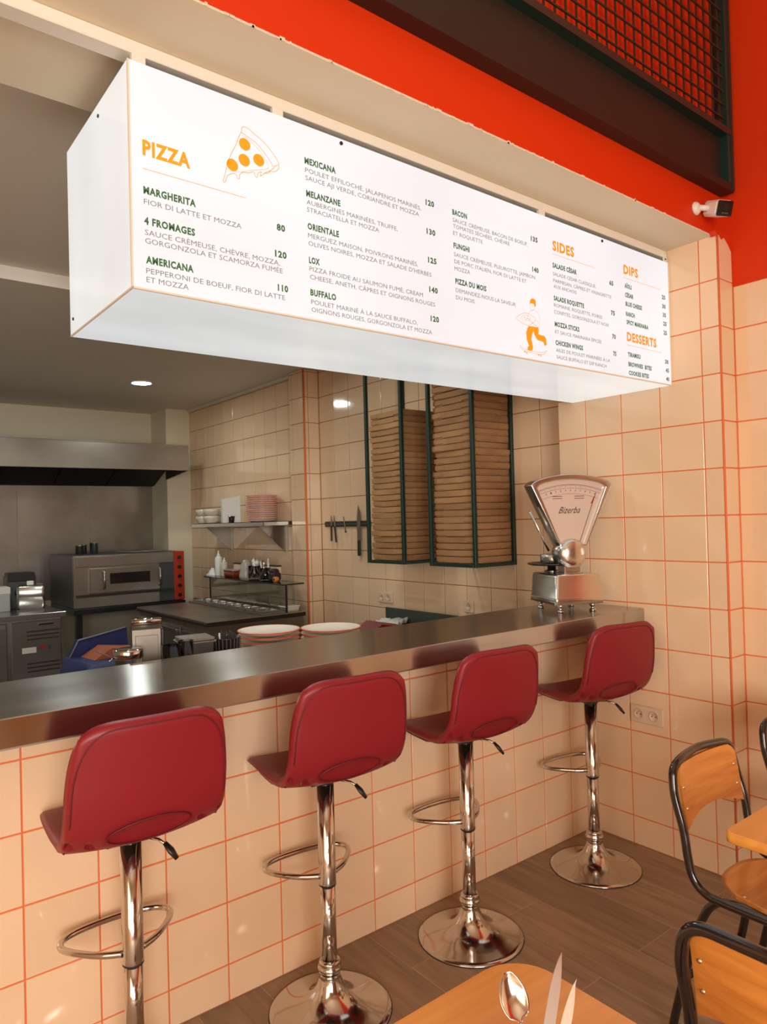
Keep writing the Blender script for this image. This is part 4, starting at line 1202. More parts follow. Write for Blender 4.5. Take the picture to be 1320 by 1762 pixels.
cl = mb.build('folded_cloth', M['paper'], loc=(2.93, 3.67, 0.866)); cl.rotation_euler = (0, 0, 0.6)
so = cl.modifiers.new('thick', 'SOLIDIFY'); so.thickness = 0.012; so.offset = 1.0
tag(cl, 'crumpled white cloth lying on the side counter below the double socket', 'cloth')

# ================================================================== PIZZA PREP TABLE WITH GLASS SHELF
pt = thing('pizza_prep_table', 'refrigerated steel prep table with a row of ingredient pans and a glass screen', 'prep table', (2.06, 4.60, 0))
MB().box(0.0, 0.0, 0.845, 0.79, 1.38, 0.88, 0.004).build('worktop', M['dull_steel'], pt)
MB().box(0.03, 0.01, 0.10, 0.78, 1.37, 0.845).build('cabinet', M['dull_steel'], pt)
for k in range(3):
    d_ = MB().box(0.008, 0.02+k*0.46, 0.14, 0.032, 0.46+k*0.46, 0.80, 0.003).build('door', M['steel'], pt)
    MB().box(-0.012, 0.05+k*0.46, 0.755, 0.010, 0.43+k*0.46, 0.785, 0.004).build('handle', M['dull_steel'], d_)
for k in range(4):
    MB().lathe([(0.02, 0), (0.02, 0.10)], 12).build('foot', M['black_rubber'], pt, loc=((0.08, 0.70)[k % 2], (0.08, 1.30)[k//2], 0))
MB().box(-0.004, -0.006, 0.848, 0.795, 0.004, 0.876, 0.001).build('edge_strip', M['dark_frame'], pt)
MB().box(-0.006, -0.004, 0.85, 0.003, 1.38, 0.866, 0.001).build('edge_strip', M['dark_frame'], pt)
MB().box(0.44, 0.03, 0.88, 0.64, 1.34, 0.892, 0.002).build('pan_rail', M['dull_steel'], pt)
SX = 0.655
MB().box(SX, 0.05, 0.88, SX+0.006, 1.36, 1.083).build('glass_screen', M['smoke_glass'], pt)
for yy in (0.035, 1.36):
    MB().box(SX-0.004, yy, 0.88, SX+0.008, yy+0.012, 1.083).build('screen_post', M['black_plastic'], pt)
MB().box(SX-0.03, 0.03, 1.083, SX+0.155, 1.44, 1.093, 0.002).build('glass_shelf', mat('black_glass', (0.012, 0.02, 0.022), 0.08), pt)
random.seed(5)
pan0 = None
for k in range(9):
    y = 4.60+0.12+k*0.142
    lab = 'small steel ingredient pan in the prep table row, %s' % ('nearest the camera' if k == 0 else 'furthest from the camera' if k == 8 else ordinal(k)+' from the camera end')
    if pan0 is None:
        pan0 = thing('ingredient_pan', lab, 'pan', (2.60, y, 0.893), 0, 'ingredient pans in the prep table')
        b = MB(); ring = []
        b.box(-0.075, -0.060, 0.0, 0.075, -0.054, 0.010, 0.001); b.box(-0.075, 0.054, 0.0, 0.075, 0.060, 0.010, 0.001); b.box(-0.075, -0.054, 0.0, -0.069, 0.054, 0.010, 0.001); b.box(0.069, -0.054, 0.0, 0.075, 0.054, 0.010, 0.001)
        b.box(-0.069, -0.054, 0.0, 0.069, 0.054, 0.003)
        b.build('pan', M['steel'], pan0)
        MB().tube([(-0.03, -0.03, 0.006), (0.05, 0.02, 0.022)], 0.004, 8).build('spoon_handle', M['chrome'], pan0)
    else: dup(pan0, None, (2.60, y, 0.893), None, lab)
wb_ = thing('white_tub', 'small white tub at the near end of the prep table, under the shelf post', 'tub', (2.775, 4.70, 0.88))
b = MB(); rounded_loft(b, [(0, -0.055, 0.055, -0.05, 0.05, 0.01), (0.035, -0.06, 0.06, -0.055, 0.055, 0.01)], 0.01); b.build('body', M['bowl'], wb_)
MB().box(-0.063, -0.058, 0.035, 0.063, 0.058, 0.043, 0.003).build('lid', M['white_plastic'], wb_)

# things on the glass shelf
ZG = 1.0935
def bottle(y, r, h, label, m, cap, x=2.785):
    o = thing('squeeze_bottle', label, 'bottle', (x, y, ZG))
    MB().lathe([(0.001, 0), (r*0.95, 0), (r, 0.006), (r, h*0.66), (r*0.8, h*0.74), (r*0.45, h*0.78)], 24).build('body', m, o)
    MB().lathe([(r*0.5, h*0.77), (r*0.5, h*0.83), (r*0.25, h*0.86), (r*0.12, h)], 20).build('nozzle', cap, o)
bottle(5.93, 0.034, 0.225, 'tall white squeeze bottle on the black shelf over the prep table', M['paper'], M['paper'])
bottle(5.82, 0.031, 0.165, 'short white squeeze bottle beside the tall one on the black shelf', M['bowl'], M['paper'])
ft = thing('food_tub', 'clear tub of red sauce on the black shelf next to the white bottles', 'tub', (2.785, 5.64, ZG))
b = MB(); rounded_loft(b, [(0, -0.05, 0.05, -0.08, 0.08, 0.012), (0.058, -0.055, 0.055, -0.088, 0.088, 0.012)], 0.01); b.build('sauce', M['sauce'], ft)
b = MB(); rounded_loft(b, [(0.058, -0.056, 0.056, -0.089, 0.089, 0.012), (0.070, -0.057, 0.057, -0.090, 0.090, 0.012)], 0.01); b.build('lid', M['bag'], ft)
def ziploc(y, h, label, seed, x=2.785, nb=9):
    random.seed(seed)
    o = thing('filled_bag', label, 'bag', (x, y, ZG))
    mb = MB()
    vs = []; n = 16; lev = 8
    rings = []
    for i in range(lev+1):
        t = i/lev; r_ = 0.055*(1-0.55*t**2.2)
        rings.append([((r_+random.uniform(-.006, .006))*math.cos(2*PI*k/n), (r_+random.uniform(-.006, .006))*math.sin(2*PI*k/n), t*h) for k in range(n)])
    vs = [p for r_ in rings for p in r_]; fs = []
    for i in range(lev):
        for k in range(n):
            k2 = (k+1) % n; fs.append((i*n+k, i*n+k2, (i+1)*n+k2, (i+1)*n+k))
    fs.append(tuple(range(n))[::-1]); fs.append(tuple(lev*n+k for k in range(n)))
    mb.add(vs, fs, 0, True)
    mb.build('bag', M['bag'], o)
    return o
ziploc(5.41, 0.155, 'plump clear bag on the black shelf right of the sauce tub', 1)
gj = thing('garlic_jar', 'jar heaped with white garlic bulbs in the middle of the black shelf', 'jar', (2.785, 5.26, ZG))
MB().lathe([(0.001, 0), (0.048, 0), (0.052, 0.01), (0.052, 0.11), (0.050, 0.112), (0.048, 0.012), (0.001, 0.010)], 28).build('jar', M['glass'], gj)
random.seed(11)
for k in range(12):
    a = k*2.4; rr_ = 0.028 if k % 3 else 0.0
    MB().lathe([(0.001, -0.018), (0.014, -0.012), (0.019, 0.0), (0.014, 0.012), (0.004, 0.018), (0.003, 0.028)], 12).build('garlic_bulb', M['paper'], gj, loc=(rr_*math.cos(a), rr_*math.sin(a), 0.03+0.0105*k))
gj2 = thing('utensil_jar', 'glass jar with a ladle and whisk near the right end of the black shelf', 'jar', (2.785, 5.08, ZG))
MB().lathe([(0.001, 0), (0.042, 0), (0.045, 0.008), (0.045, 0.10), (0.043, 0.102), (0.040, 0.010), (0.001, 0.008)], 28).build('jar', M['glass'], gj2)
for k in range(5):
    a = k*1.26; MB().tube([(0.02*math.cos(a), 0.02*math.sin(a), 0.012), (0.036*math.cos(a), 0.036*math.sin(a), 0.135+0.01*k)], 0.005, 8).build('utensil', M['chrome'] if k % 2 else M['paper'], gj2)
dk = thing('dark_pouch', 'dark purple pouch at the right end of the black shelf', 'pouch', (2.79, 4.94, ZG))
b = MB(); b.box(-0.04, -0.05, 0, 0.04, 0.045, 0.075, 0.018); b.box(-0.03, -0.035, 0.06, 0.03, 0.03, 0.098, 0.014); b.build('pouch', mat('dark_purple', (0.035, 0.008, 0.02), 0.5), dk)
og = thing('tape_roll', 'small orange roll with a dark core at the shelf end', 'roll', (2.75, 4.85, ZG+0.021))
MB().lathe([(0.011, -0.018), (0.021, -0.018), (0.021, 0.018), (0.011, 0.018), (0.011, -0.018)], 24, axis='x', cap0=False, cap1=False).build('roll', mat('orange_tape', (0.62, 0.24, 0.06), 0.5), og)
MB().lathe([(0.0115, -0.017), (0.0115, 0.017)], 16, axis='x').build('core', M['dark_hole'], og)
ck = MB(); random.seed(2)
vs = []; n = 12
for i in range(7):
    t = i/6
    vs += [((0.055*(1-0.8*t)+random.uniform(-.006, .006))*math.cos(2*PI*k/n), 1.4*(0.055*(1-0.8*t)+random.uniform(-.006, .006))*math.sin(2*PI*k/n), 0.065*t+random.uniform(-.002, .002)+0.002) for k in range(n)]
fs = [(i*n+k, i*n+(k+1) % n, (i+1)*n+(k+1) % n, (i+1)*n+k) for i in range(6) for k in range(n)]+[tuple(range(n))[::-1], tuple(72+k for k in range(n))]
ck.add(vs, fs, 0, True)
tag(ck.build('wiping_cloth', M['paper'], loc=(2.775, 6.035, ZG-0.002)), 'small crumpled white cloth at the far left end of the black shelf', 'cloth')
bt2 = thing('spice_box', 'low dark spice box behind the sauce tub on the black shelf', 'box', (2.845, 5.62, ZG))
MB().box(-0.02, -0.10, 0, 0.02, 0.10, 0.11, 0.003).build('box', M['socket'], bt2)
MB().box(-0.022, -0.102, 0.11, 0.022, 0.102, 0.120, 0.002).build('lid', M['black_plastic'], bt2)
bt3 = thing('spice_box', 'low cream box with a dark lid behind the utensil jar on the black shelf', 'box', (2.845, 5.06, ZG))
MB().box(-0.02, -0.10, 0, 0.02, 0.10, 0.11, 0.003).build('box', M['socket'], bt3)
MB().box(-0.022, -0.102, 0.11, 0.022, 0.102, 0.120, 0.002).build('lid', M['black_plastic'], bt3)

# ================================================================== WALL SHELF
ws = thing('wall_shelf', 'steel wall shelf on triangular brackets above the prep table', 'shelf', (3.0195, 5.62, 1.56))
MB().box(-0.30, -0.65, 0.0, 0.0, 0.73, 0.004).build('board', M['steel'], ws)
MB().box(-0.30, -0.65, -0.028, -0.296, 0.73, 0.004).build('front_lip', M['steel'], ws)
MB().box(-0.30, -0.65, -0.028, 0.0, -0.646, 0.004).build('end_lip', M['steel'], ws)
for yy in (-0.50, 0.50):
    MB().prism([(-0.0, -0.25), (-0.0, 0.0), (-0.285, 0.0), (-0.285, -0.01), (-0.02, -0.25)], 'y', yy, yy+0.003).build('bracket', M['dull_steel'], ws)
    bpy.context.view_layer.update()
    MB().box(-0.003, yy-0.02, -0.25, 0.0, yy+0.02, 0.0).build('bracket_flange', M['dull_steel'], ws)
# prism with axis y takes (x, z) pairs
ZW = 1.5645
pm2 = plate_mesh(0.13)
plate_stack(pm2, 2.872, 5.27, ZW, 12, 0.0178, 'on the wall shelf', 'plates stacked on the wall shelf')
pm3 = plate_mesh(0.12)
# bowls
bm_ = MB(); bm_.lathe([(0.001, 0.0), (0.045, 0.0), (0.062, 0.012), (0.072, 0.045), (0.074, 0.066), (0.070, 0.066), (0.066, 0.04), (0.05, 0.012), (0.001, 0.008)], 32)
bo = bm_.build('bowl', M['bowl']); bme = bo.data; bpy.data.objects.remove(bo)
for (x, y, z, lab) in ((2.80, 6.26, ZW, 'cream bowl at the far left end of the wall shelf, lower of two'), (2.80, 6.26, ZW+0.062, 'cream bowl at the far left end of the wall shelf, upper of two'),
                       (2.90, 6.14, ZW, 'cream bowl second from the left end of the wall shelf, lower of two'), (2.90, 6.14, ZW+0.062, 'cream bowl second from the left end of the wall shelf, upper of two'),
                       (2.80, 6.09, ZW, 'cream bowl next to the white paper holder, lower of two'), (2.80, 6.09, ZW+0.062, 'cream bowl next to the white paper holder, upper of two')):
    o = bpy.data.objects.new('bowl', bme); C.objects.link(o); o.location = (x, y, z); tag(o, lab, 'bowl', 'bowls on the wall shelf')
# paper holder
ph = thing('paper_stack', 'stack of white paper sheets standing between the bowls and plates on the wall shelf', 'paper', (2.80, 5.70, ZW), math.radians(-20))
b = MB(); b.prism([(-0.075, 0), (0.075, 0), (0.075, 0.235), (0.05, 0.225), (-0.075, 0.205)], 'y', -0.07, 0.07); b.build('sheets', M['paper'], ph)
gs = thing('glass_tumbler', 'small dark glass in front of the white paper on the wall shelf', 'glass', (2.745, 5.575, ZW))
MB().lathe([(0.001, 0), (0.022, 0), (0.030, 0.055), (0.027, 0.055), (0.019, 0.004), (0.001, 0.004)], 24).build('glass', M['oven_glass'], gs)
MB().box(-0.033, -0.004, 0.002, -0.028, 0.004, 0.05, 0.001).build('painted_glint', M['paper'], gs)  # white strip standing in for a glint on the dark glass

# ================================================================== HOOD
hd = thing('extractor_hood', 'wide stainless extractor hood over the oven with dark baffle filters', 'hood', (1.2, 6.5, 2.075))
XH0, XH1 = -1.2, 1.568   # local x
MB().box(XH0, 0.0, 0.0, XH1, 0.012, 0.245, 0.002).build('front_panel', M['dull_steel'], hd)
MB().box(XH0, -0.004, 0.236, XH1, 0.0, 0.245).build('top_edge', M['steel'], hd)
MB().box(XH0, 0.012, 0.235, XH1, 0.975, 0.245).build('top_panel', M['dull_steel'], hd)
MB().prism([(0.012, 0.0), (0.555, -0.055), (0.555, 0.235), (0.012, 0.235)], 'x', XH1-0.012, XH1).build('side_panel', M['dull_steel'], hd)
MB().prism([(0.012, 0.0), (0.975, -0.095), (0.975, 0.235), (0.012, 0.235)], 'x', XH0, XH0+0.012).build('side_panel', M['dull_steel'], hd)
MB().box(XH0+0.012, 0.90, -0.10, XH1-0.012, 0.97, -0.06, 0.002).build('grease_gutter', M['hood_dark'], hd)
# sloping baffle filters: housings with slats
A = Vector((0, 0.90, -0.07)); B_ = Vector((0, 0.25, 0.20))
fw_ = 0.49; x = XH1-0.012-fw_; k = 0
dirv = (B_-A); ln_ = dirv.length; du = dirv.normalized(); nn = Vector((0, -du.z, du.y))
slat_me = None
while x > XH0+0.05 and k < 5:
    f_ = MB()
    for s_ in (0.0, fw_-0.02):
        p = [Vector((x+s_, A.y, A.z)), Vector((x+s_+0.018, A.y, A.z))]
        f_.add([tuple(v) for v in (p[0], p[1], p[1]+dirv, p[0]+dirv, p[0]+nn*0.03, p[1]+nn*0.03, p[1]+dirv+nn*0.03, p[0]+dirv+nn*0.03)], [(0, 1, 2, 3), (4, 5, 6, 7), (0, 1, 5, 4), (1, 2, 6, 5), (2, 3, 7, 6), (3, 0, 4, 7)])
    f_.add([tuple(v) for v in (Vector((x, A.y, A.z))+nn*0.028, Vector((x+fw_, A.y, A.z))+nn*0.028, Vector((x+fw_, A.y, A.z))+dirv+nn*0.028, Vector((x, A.y, A.z))+dirv+nn*0.028)], [(0, 1, 2, 3)])
    fo = f_.build('filter_panel', M['hood_dark'], hd)
    for q in range(11):
        xx = x+0.03+q*0.041
        if slat_me is None:
            g_ = MB(); g_.add([tuple(v) for v in (A, A+Vector((0.02, 0, 0)), A+Vector((0.02, 0, 0))+dirv, A+dirv, A-nn*0.008, A+Vector((0.02, 0, 0))-nn*0.008, A+Vector((0.02, 0, 0))+dirv-nn*0.008, A+dirv-nn*0.008)], [(0, 1, 2, 3), (4, 5, 6, 7), (0, 1, 5, 4), (1, 2, 6, 5), (2, 3, 7, 6), (3, 0, 4, 7)])
            so_ = g_.build('baffle_slat', M['oven_dark'], fo); slat_me = so_.data
        else:
            so_ = bpy.data.objects.new('baffle_slat', slat_me); C.objects.link(so_); so_.parent = fo
        so_.location = (xx, 0, 0)
    x -= fw_+0.01; k += 1
# steel splashback below the hood
sp = thing('steel_splashback', 'brushed steel sheets covering the wall below the extractor hood', 'splashback', (1.9, 7.478, 0.86))
for k in range(4):
    MB().box(-1.75+k*0.655, -0.004, 0, -1.75+(k+1)*0.655-0.003, 0.0, 1.12, 0.001).build('sheet', M['dull_steel'], sp)

# ================================================================== OVEN ON STAND
ov = thing('pizza_oven', 'steel deck pizza oven with red control strip on a black stand', 'oven', (1.697, 6.5, 0))
MB().box(0.0, 0.015, 0.85, 1.0, 0.78, 1.31, 0.006).build('housing', M['oven_dark'], ov)
MB().box(0.0, 0.0, 0.852, 0.90, 0.02, 1.308, 0.003).build('front_panel', M['dull_steel'], ov)
MB().box(0.015, -0.012, 1.21, 0.895, 0.0, 1.30, 0.003).build('top_trim', M['dull_steel'], ov)
dr = MB().box(0.13, -0.03, 0.975, 0.755, 0.0, 1.195, 0.004).build('door', M['dull_steel'], ov)
MB().box(0.30, -0.034, 1.05, 0.66, -0.029, 1.145, 0.001).build('window', M['oven_glass'], dr)
for hx in (0.245, 0.745):
    MB().tube([(hx, -0.03, 1.17), (hx, -0.065, 1.16), (hx, -0.065, 1.02), (hx, -0.03, 1.01)], 0.010, 10).build('handle', M['steel'], dr)
MB().box(0.02, -0.02, 0.945, 0.89, 0.0, 0.968).build('sill', M['dark_hole'], ov)
MB().box(0.76, -0.006, 0.86, 0.90, 0.0, 1.30, 0.001).build('side_trim', M['oven_dark'], ov)
cpn = MB().box(0.90, -0.008, 0.856, 1.0, 0.02, 1.31, 0.003).build('control_panel', M['oven_red'], ov)
for k in range(5):
    z = 0.90+k*0.088
    MB().lathe([(0.016, -0.026), (0.018, -0.010), (0.018, -0.008)], 16, axis='y').build('knob', M['black_plastic'], cpn, loc=(0.95, 0, z))
MB().box(0.0, -0.02, 0.80, 1.0, 0.78, 0.848, 0.003).build('stand_frame', M['black_plastic'], ov)
for lx, ly in ((0.02, 0.0), (0.93, 0.0), (0.02, 0.70), (0.93, 0.70)):
    MB().box(lx, ly, 0, lx+0.05, ly+0.05, 0.80).build('leg', M['black_plastic'], ov)
MB().box(0.30, 0.05, 0.25, 0.94, 0.72, 0.27).build('stand_shelf', M['dull_steel'], ov)
# tins on the oven
def tin(x, y, r, h, label, m):
    o = thing('tin', label, 'tin', (x, y, 1.31), 0, 'tins on top of the oven')
    MB().lathe([(0.001, 0), (r, 0), (r, h-0.004), (r*1.03, h-0.003), (r*1.03, h)], 24).build('body', m, o)
    MB().lathe([(r*0.97, h), (r*0.97, h+0.004), (0.001, h+0.004)], 24).build('lid', M['dull_steel'], o)
tin(1.99, 6.90, 0.036, 0.10, 'tall shiny tin on the oven top, rightmost of the tins', M['chrome'])
tin(1.915, 6.95, 0.024, 0.085, 'narrow dark tin in the middle on the oven top', M['dull_steel'])
tin(1.86, 6.90, 0.032, 0.08, 'dark tin on the oven top, leftmost of the three', M['dull_steel'])
tr = thing('baking_tray', 'thin steel tray lying on the right half of the oven top', 'tray', (2.38, 6.80, 1.312), 0.1)
MB().box(-0.17, -0.13, 0, 0.17, 0.13, 0.012, 0.003).build('tray', M['steel'], tr)

# ================================================================== UNDERCOUNTER FRIDGE (left)
fg = thing('undercounter_fridge', 'steel undercounter fridge with a louvred compressor door and sticker, left of the oven', 'fridge', (0.35, 6.0, 0))
MB().box(0.0, -0.02, 0.862, 1.155, 0.70, 0.90, 0.003).build('worktop', M['steel'], fg)
MB().box(0.0, 0.012, 0.10, 1.125, 0.68, 0.862, 0.003).build('carcass', M['dull_steel'], fg)
for k, (a, b_) in enumerate(((0.02, 0.34), (0.35, 0.735))):
    dd = MB().box(a, -0.008, 0.14, b_, 0.012, 0.845, 0.004).build('door', M['steel'], fg)
    MB().box(a+0.01, -0.014, 0.80, b_-0.01, -0.006, 0.83, 0.002).build('handle', M['dull_steel'], dd)
cd = MB().box(0.765, -0.008, 0.14, 1.115, 0.012, 0.845, 0.004).build('compressor_door', M['steel'], fg)
MB().box(0.95, -0.016, 0.808, 1.06, -0.007, 0.826, 0.003).build('handle', M['chrome'], cd)
for z0 in (0.70, 0.455):
    for q in range(3):
        MB().box(0.87, -0.0095, z0+q*0.030, 1.105, -0.0075, z0+0.011+q*0.030).build('louver', M['dark_hole'], cd)
st = MB().box(0.835, -0.0095, 0.602, 0.935, -0.0075, 0.645).build('sticker', M['white_plastic'], cd)
MB().box(0.952, -0.0095, 0.626, 1.003, -0.0075, 0.653).build('display', M['display_red'], cd)
MB().box(1.02, -0.0105, 0.618, 1.045, -0.0075, 0.655, 0.002).build('switch', M['oven_dark'], cd)
for lx, ly in ((0.03, 0.04), (1.06, 0.04), (0.03, 0.62), (1.06, 0.62)):
    MB().lathe([(0.018, 0), (0.018, 0.10)], 12).build('foot', M['black_rubber'], fg, loc=(lx, ly, 0))
# toaster-like machine and neighbours on it
tm = thing('countertop_machine', 'small boxy steel machine with a black knob on the fridge top', 'appliance', (1.325, 6.32, 0.90), math.radians(-14))
b = MB(); rounded_loft(b, [(0.015, -0.10, 0.10, -0.10, 0.10, 0.02), (0.19, -0.10, 0.10, -0.10, 0.10, 0.02), (0.205, -0.09, 0.09, -0.09, 0.09, 0.02)], 0.02); b.build('body', M['polished'], tm)
MB().box(-0.10, -0.10, 0.0, 0.10, 0.10, 0.015).build('base', M['black_plastic'], tm)
MB().lathe([(0.018, -0.118), (0.020, -0.10)], 16, axis='x').build('knob', M['black_plastic'], tm, loc=(0, 0.02, 0.14))
MB().box(-0.03, -0.03, 0.205, 0.02, 0.03, 0.235, 0.004).build('chute', M['white_plastic'], tm)
ks = thing('knife_block', 'dark rack behind the boxy steel machine on the fridge', 'rack', (1.30, 6.56, 0.90))
MB().box(-0.12, -0.08, 0.0, 0.10, 0.08, 0.27, 0.006).build('body', M['oven_dark'], ks)
MB().box(-0.11, -0.085, 0.225, 0.09, 0.075, 0.295, 0.004).build('top_frame', M['hood_dark'], ks)
gb_ = thing('paper_box', 'pale grey box at the far left end of the fridge top', 'box', (1.12, 6.42, 0.90))
MB().box(-0.10, -0.09, 0.0, 0.055, 0.09, 0.19, 0.006).build('box', mat('pale_grey', (0.42, 0.44, 0.42), 0.6), gb_)
MB().box(-0.102, -0.092, 0.14, 0.057, 0.092, 0.195, 0.004).build('lid', M['white_paint'], gb_)

# ================================================================== BLUE BAG ON A LOW TROLLEY
tl = thing('low_trolley', 'low steel trolley behind the bar carrying the blue bag', 'trolley', (1.22, 4.15, 0))
MB().box(-0.28, -0.24, 0.56, 0.28, 0.24, 0.585, 0.003).build('top', M['dull_steel'], tl)
for lx, ly in ((-0.26, -0.22), (0.24, -0.22), (-0.26, 0.20), (0.24, 0.20)):
    MB().box(lx, ly, 0, lx+0.02, ly+0.02, 0.56).build('leg', M['dull_steel'], tl)
bg = thing('delivery_bag', 'open blue delivery bag with an orange lining between the bar and the oven', 'bag', (1.25, 4.15, 0.587), math.radians(8))
rounded = MB(); rounded_loft(rounded, [(0, -0.19, 0.19, -0.17, 0.17, 0.02), (0.15, -0.20, 0.20, -0.17, 0.17, 0.02), (0.235, -0.17, 0.20, -0.16, 0.17, 0.02)], 0.02)
rounded.build('body', M['blue'], bg)
MB().prism([(-0.165, 0.21), (-0.10, 0.325), (0.19, 0.365), (0.20, 0.235)], 'y', 0.13, 0.165).build('open_lid', M['blue'], bg)
MB().prism([(-0.10, 0.236), (0.0, 0.29), (0.19, 0.262), (0.19, 0.236)], 'y', -0.08, 0.10).build('lining', M['orange_lining'], bg)
MB().tube([(-0.165, 0.12, 0.215), (-0.10, 0.125, 0.326), (0.18, 0.125, 0.366)], 0.004, 6).build('piping', M['print_grey'], bg)
MB().tube([(-0.10, -0.10, 0.29), (0.02, -0.12, 0.22)], 0.004, 6).build('piping', M['print_grey'], bg)

# ================================================================== CEILING DOWNLIGHTS
def downlight(x, y, z, label, power=5):
    r = thing('ceiling_downlight', label, 'light', (x, y, z), 0, 'round downlights in the kitchen ceiling')
    MB().lathe([(0.088, 0.0), (0.090, -0.008), (0.080, -0.012), (0.078, -0.010), (0.078, 0.0)], 40, cap0=False, cap1=False).build('ring', M['lamp_ring'], r)
    MB().lathe([(0.0005, -0.009), (0.078, -0.009)], 40, cap1=False).build('diffuser', M['lamp'], r)
    a = area('downlight_lamp', (x, y, z-0.02), (x, y, z-1), 0.15, 0.15, power, (0.93, 1.0, 0.95), 'DISK')
    return r
downlight(2.10, 5.86, 2.75, 'bright round downlight in the low kitchen ceiling before the hood')
downlight(2.06, 3.55, 2.815, 'round downlight hidden behind the right part of the menu box')
downlight(0.98, 2.98, 2.815, 'round downlight hidden behind the left end of the menu box')
downlight(0.60, 5.2, 2.75, 'round downlight in the kitchen ceiling left of the frame')

# ================================================================== TABLES, CHAIRS, CUTLERY
def table(x0, x1, y0, y1, label, rc=0.05, lean=0):
    r = thing('dining_table', label, 'table', ((x0+x1)/2, (y0+y1)/2, 0), 0, 'small wooden dining tables')
    a, b = (x1-x0)/2, (y1-y0)/2
    mb = MB(); rounded_loft(mb, [(0.722, -a+0.003, a-0.003, -b+0.003, b-0.003, rc), (0.725, -a, a, -b, b, rc), (0.747, -a, a, -b, b, rc), (0.75, -a+0.003, a-0.003, -b+0.003, b-0.003, rc)], rc, 8)
    top = mb.build('tabletop', M['table_wood'], r)
    mb = MB(); mb.box(-0.20, -0.20, 0, 0.20, 0.20, 0.012, 0.004); mb.build('foot_plate', M['black_enamel'], r)
    MB().lathe([(0.035, 0.012), (0.03, 0.03), (0.03, 0.70), (0.05, 0.705)], 20).build('column', M['black_enamel'], r)
    MB().box(-0.15, -0.15, 0.705, 0.15, 0.15, 0.722, 0.002).build('top_plate', M['black_enamel'], r)
    return r
table(0.28, 0.992, 0.16, 0.898, 'round-cornered varnished wooden table in the foreground, with the cutlery', 0.085)
table(1.757, 2.46, 0.16, 0.892, 'varnished wooden table at the right edge, behind which two chairs stand', 0.02)

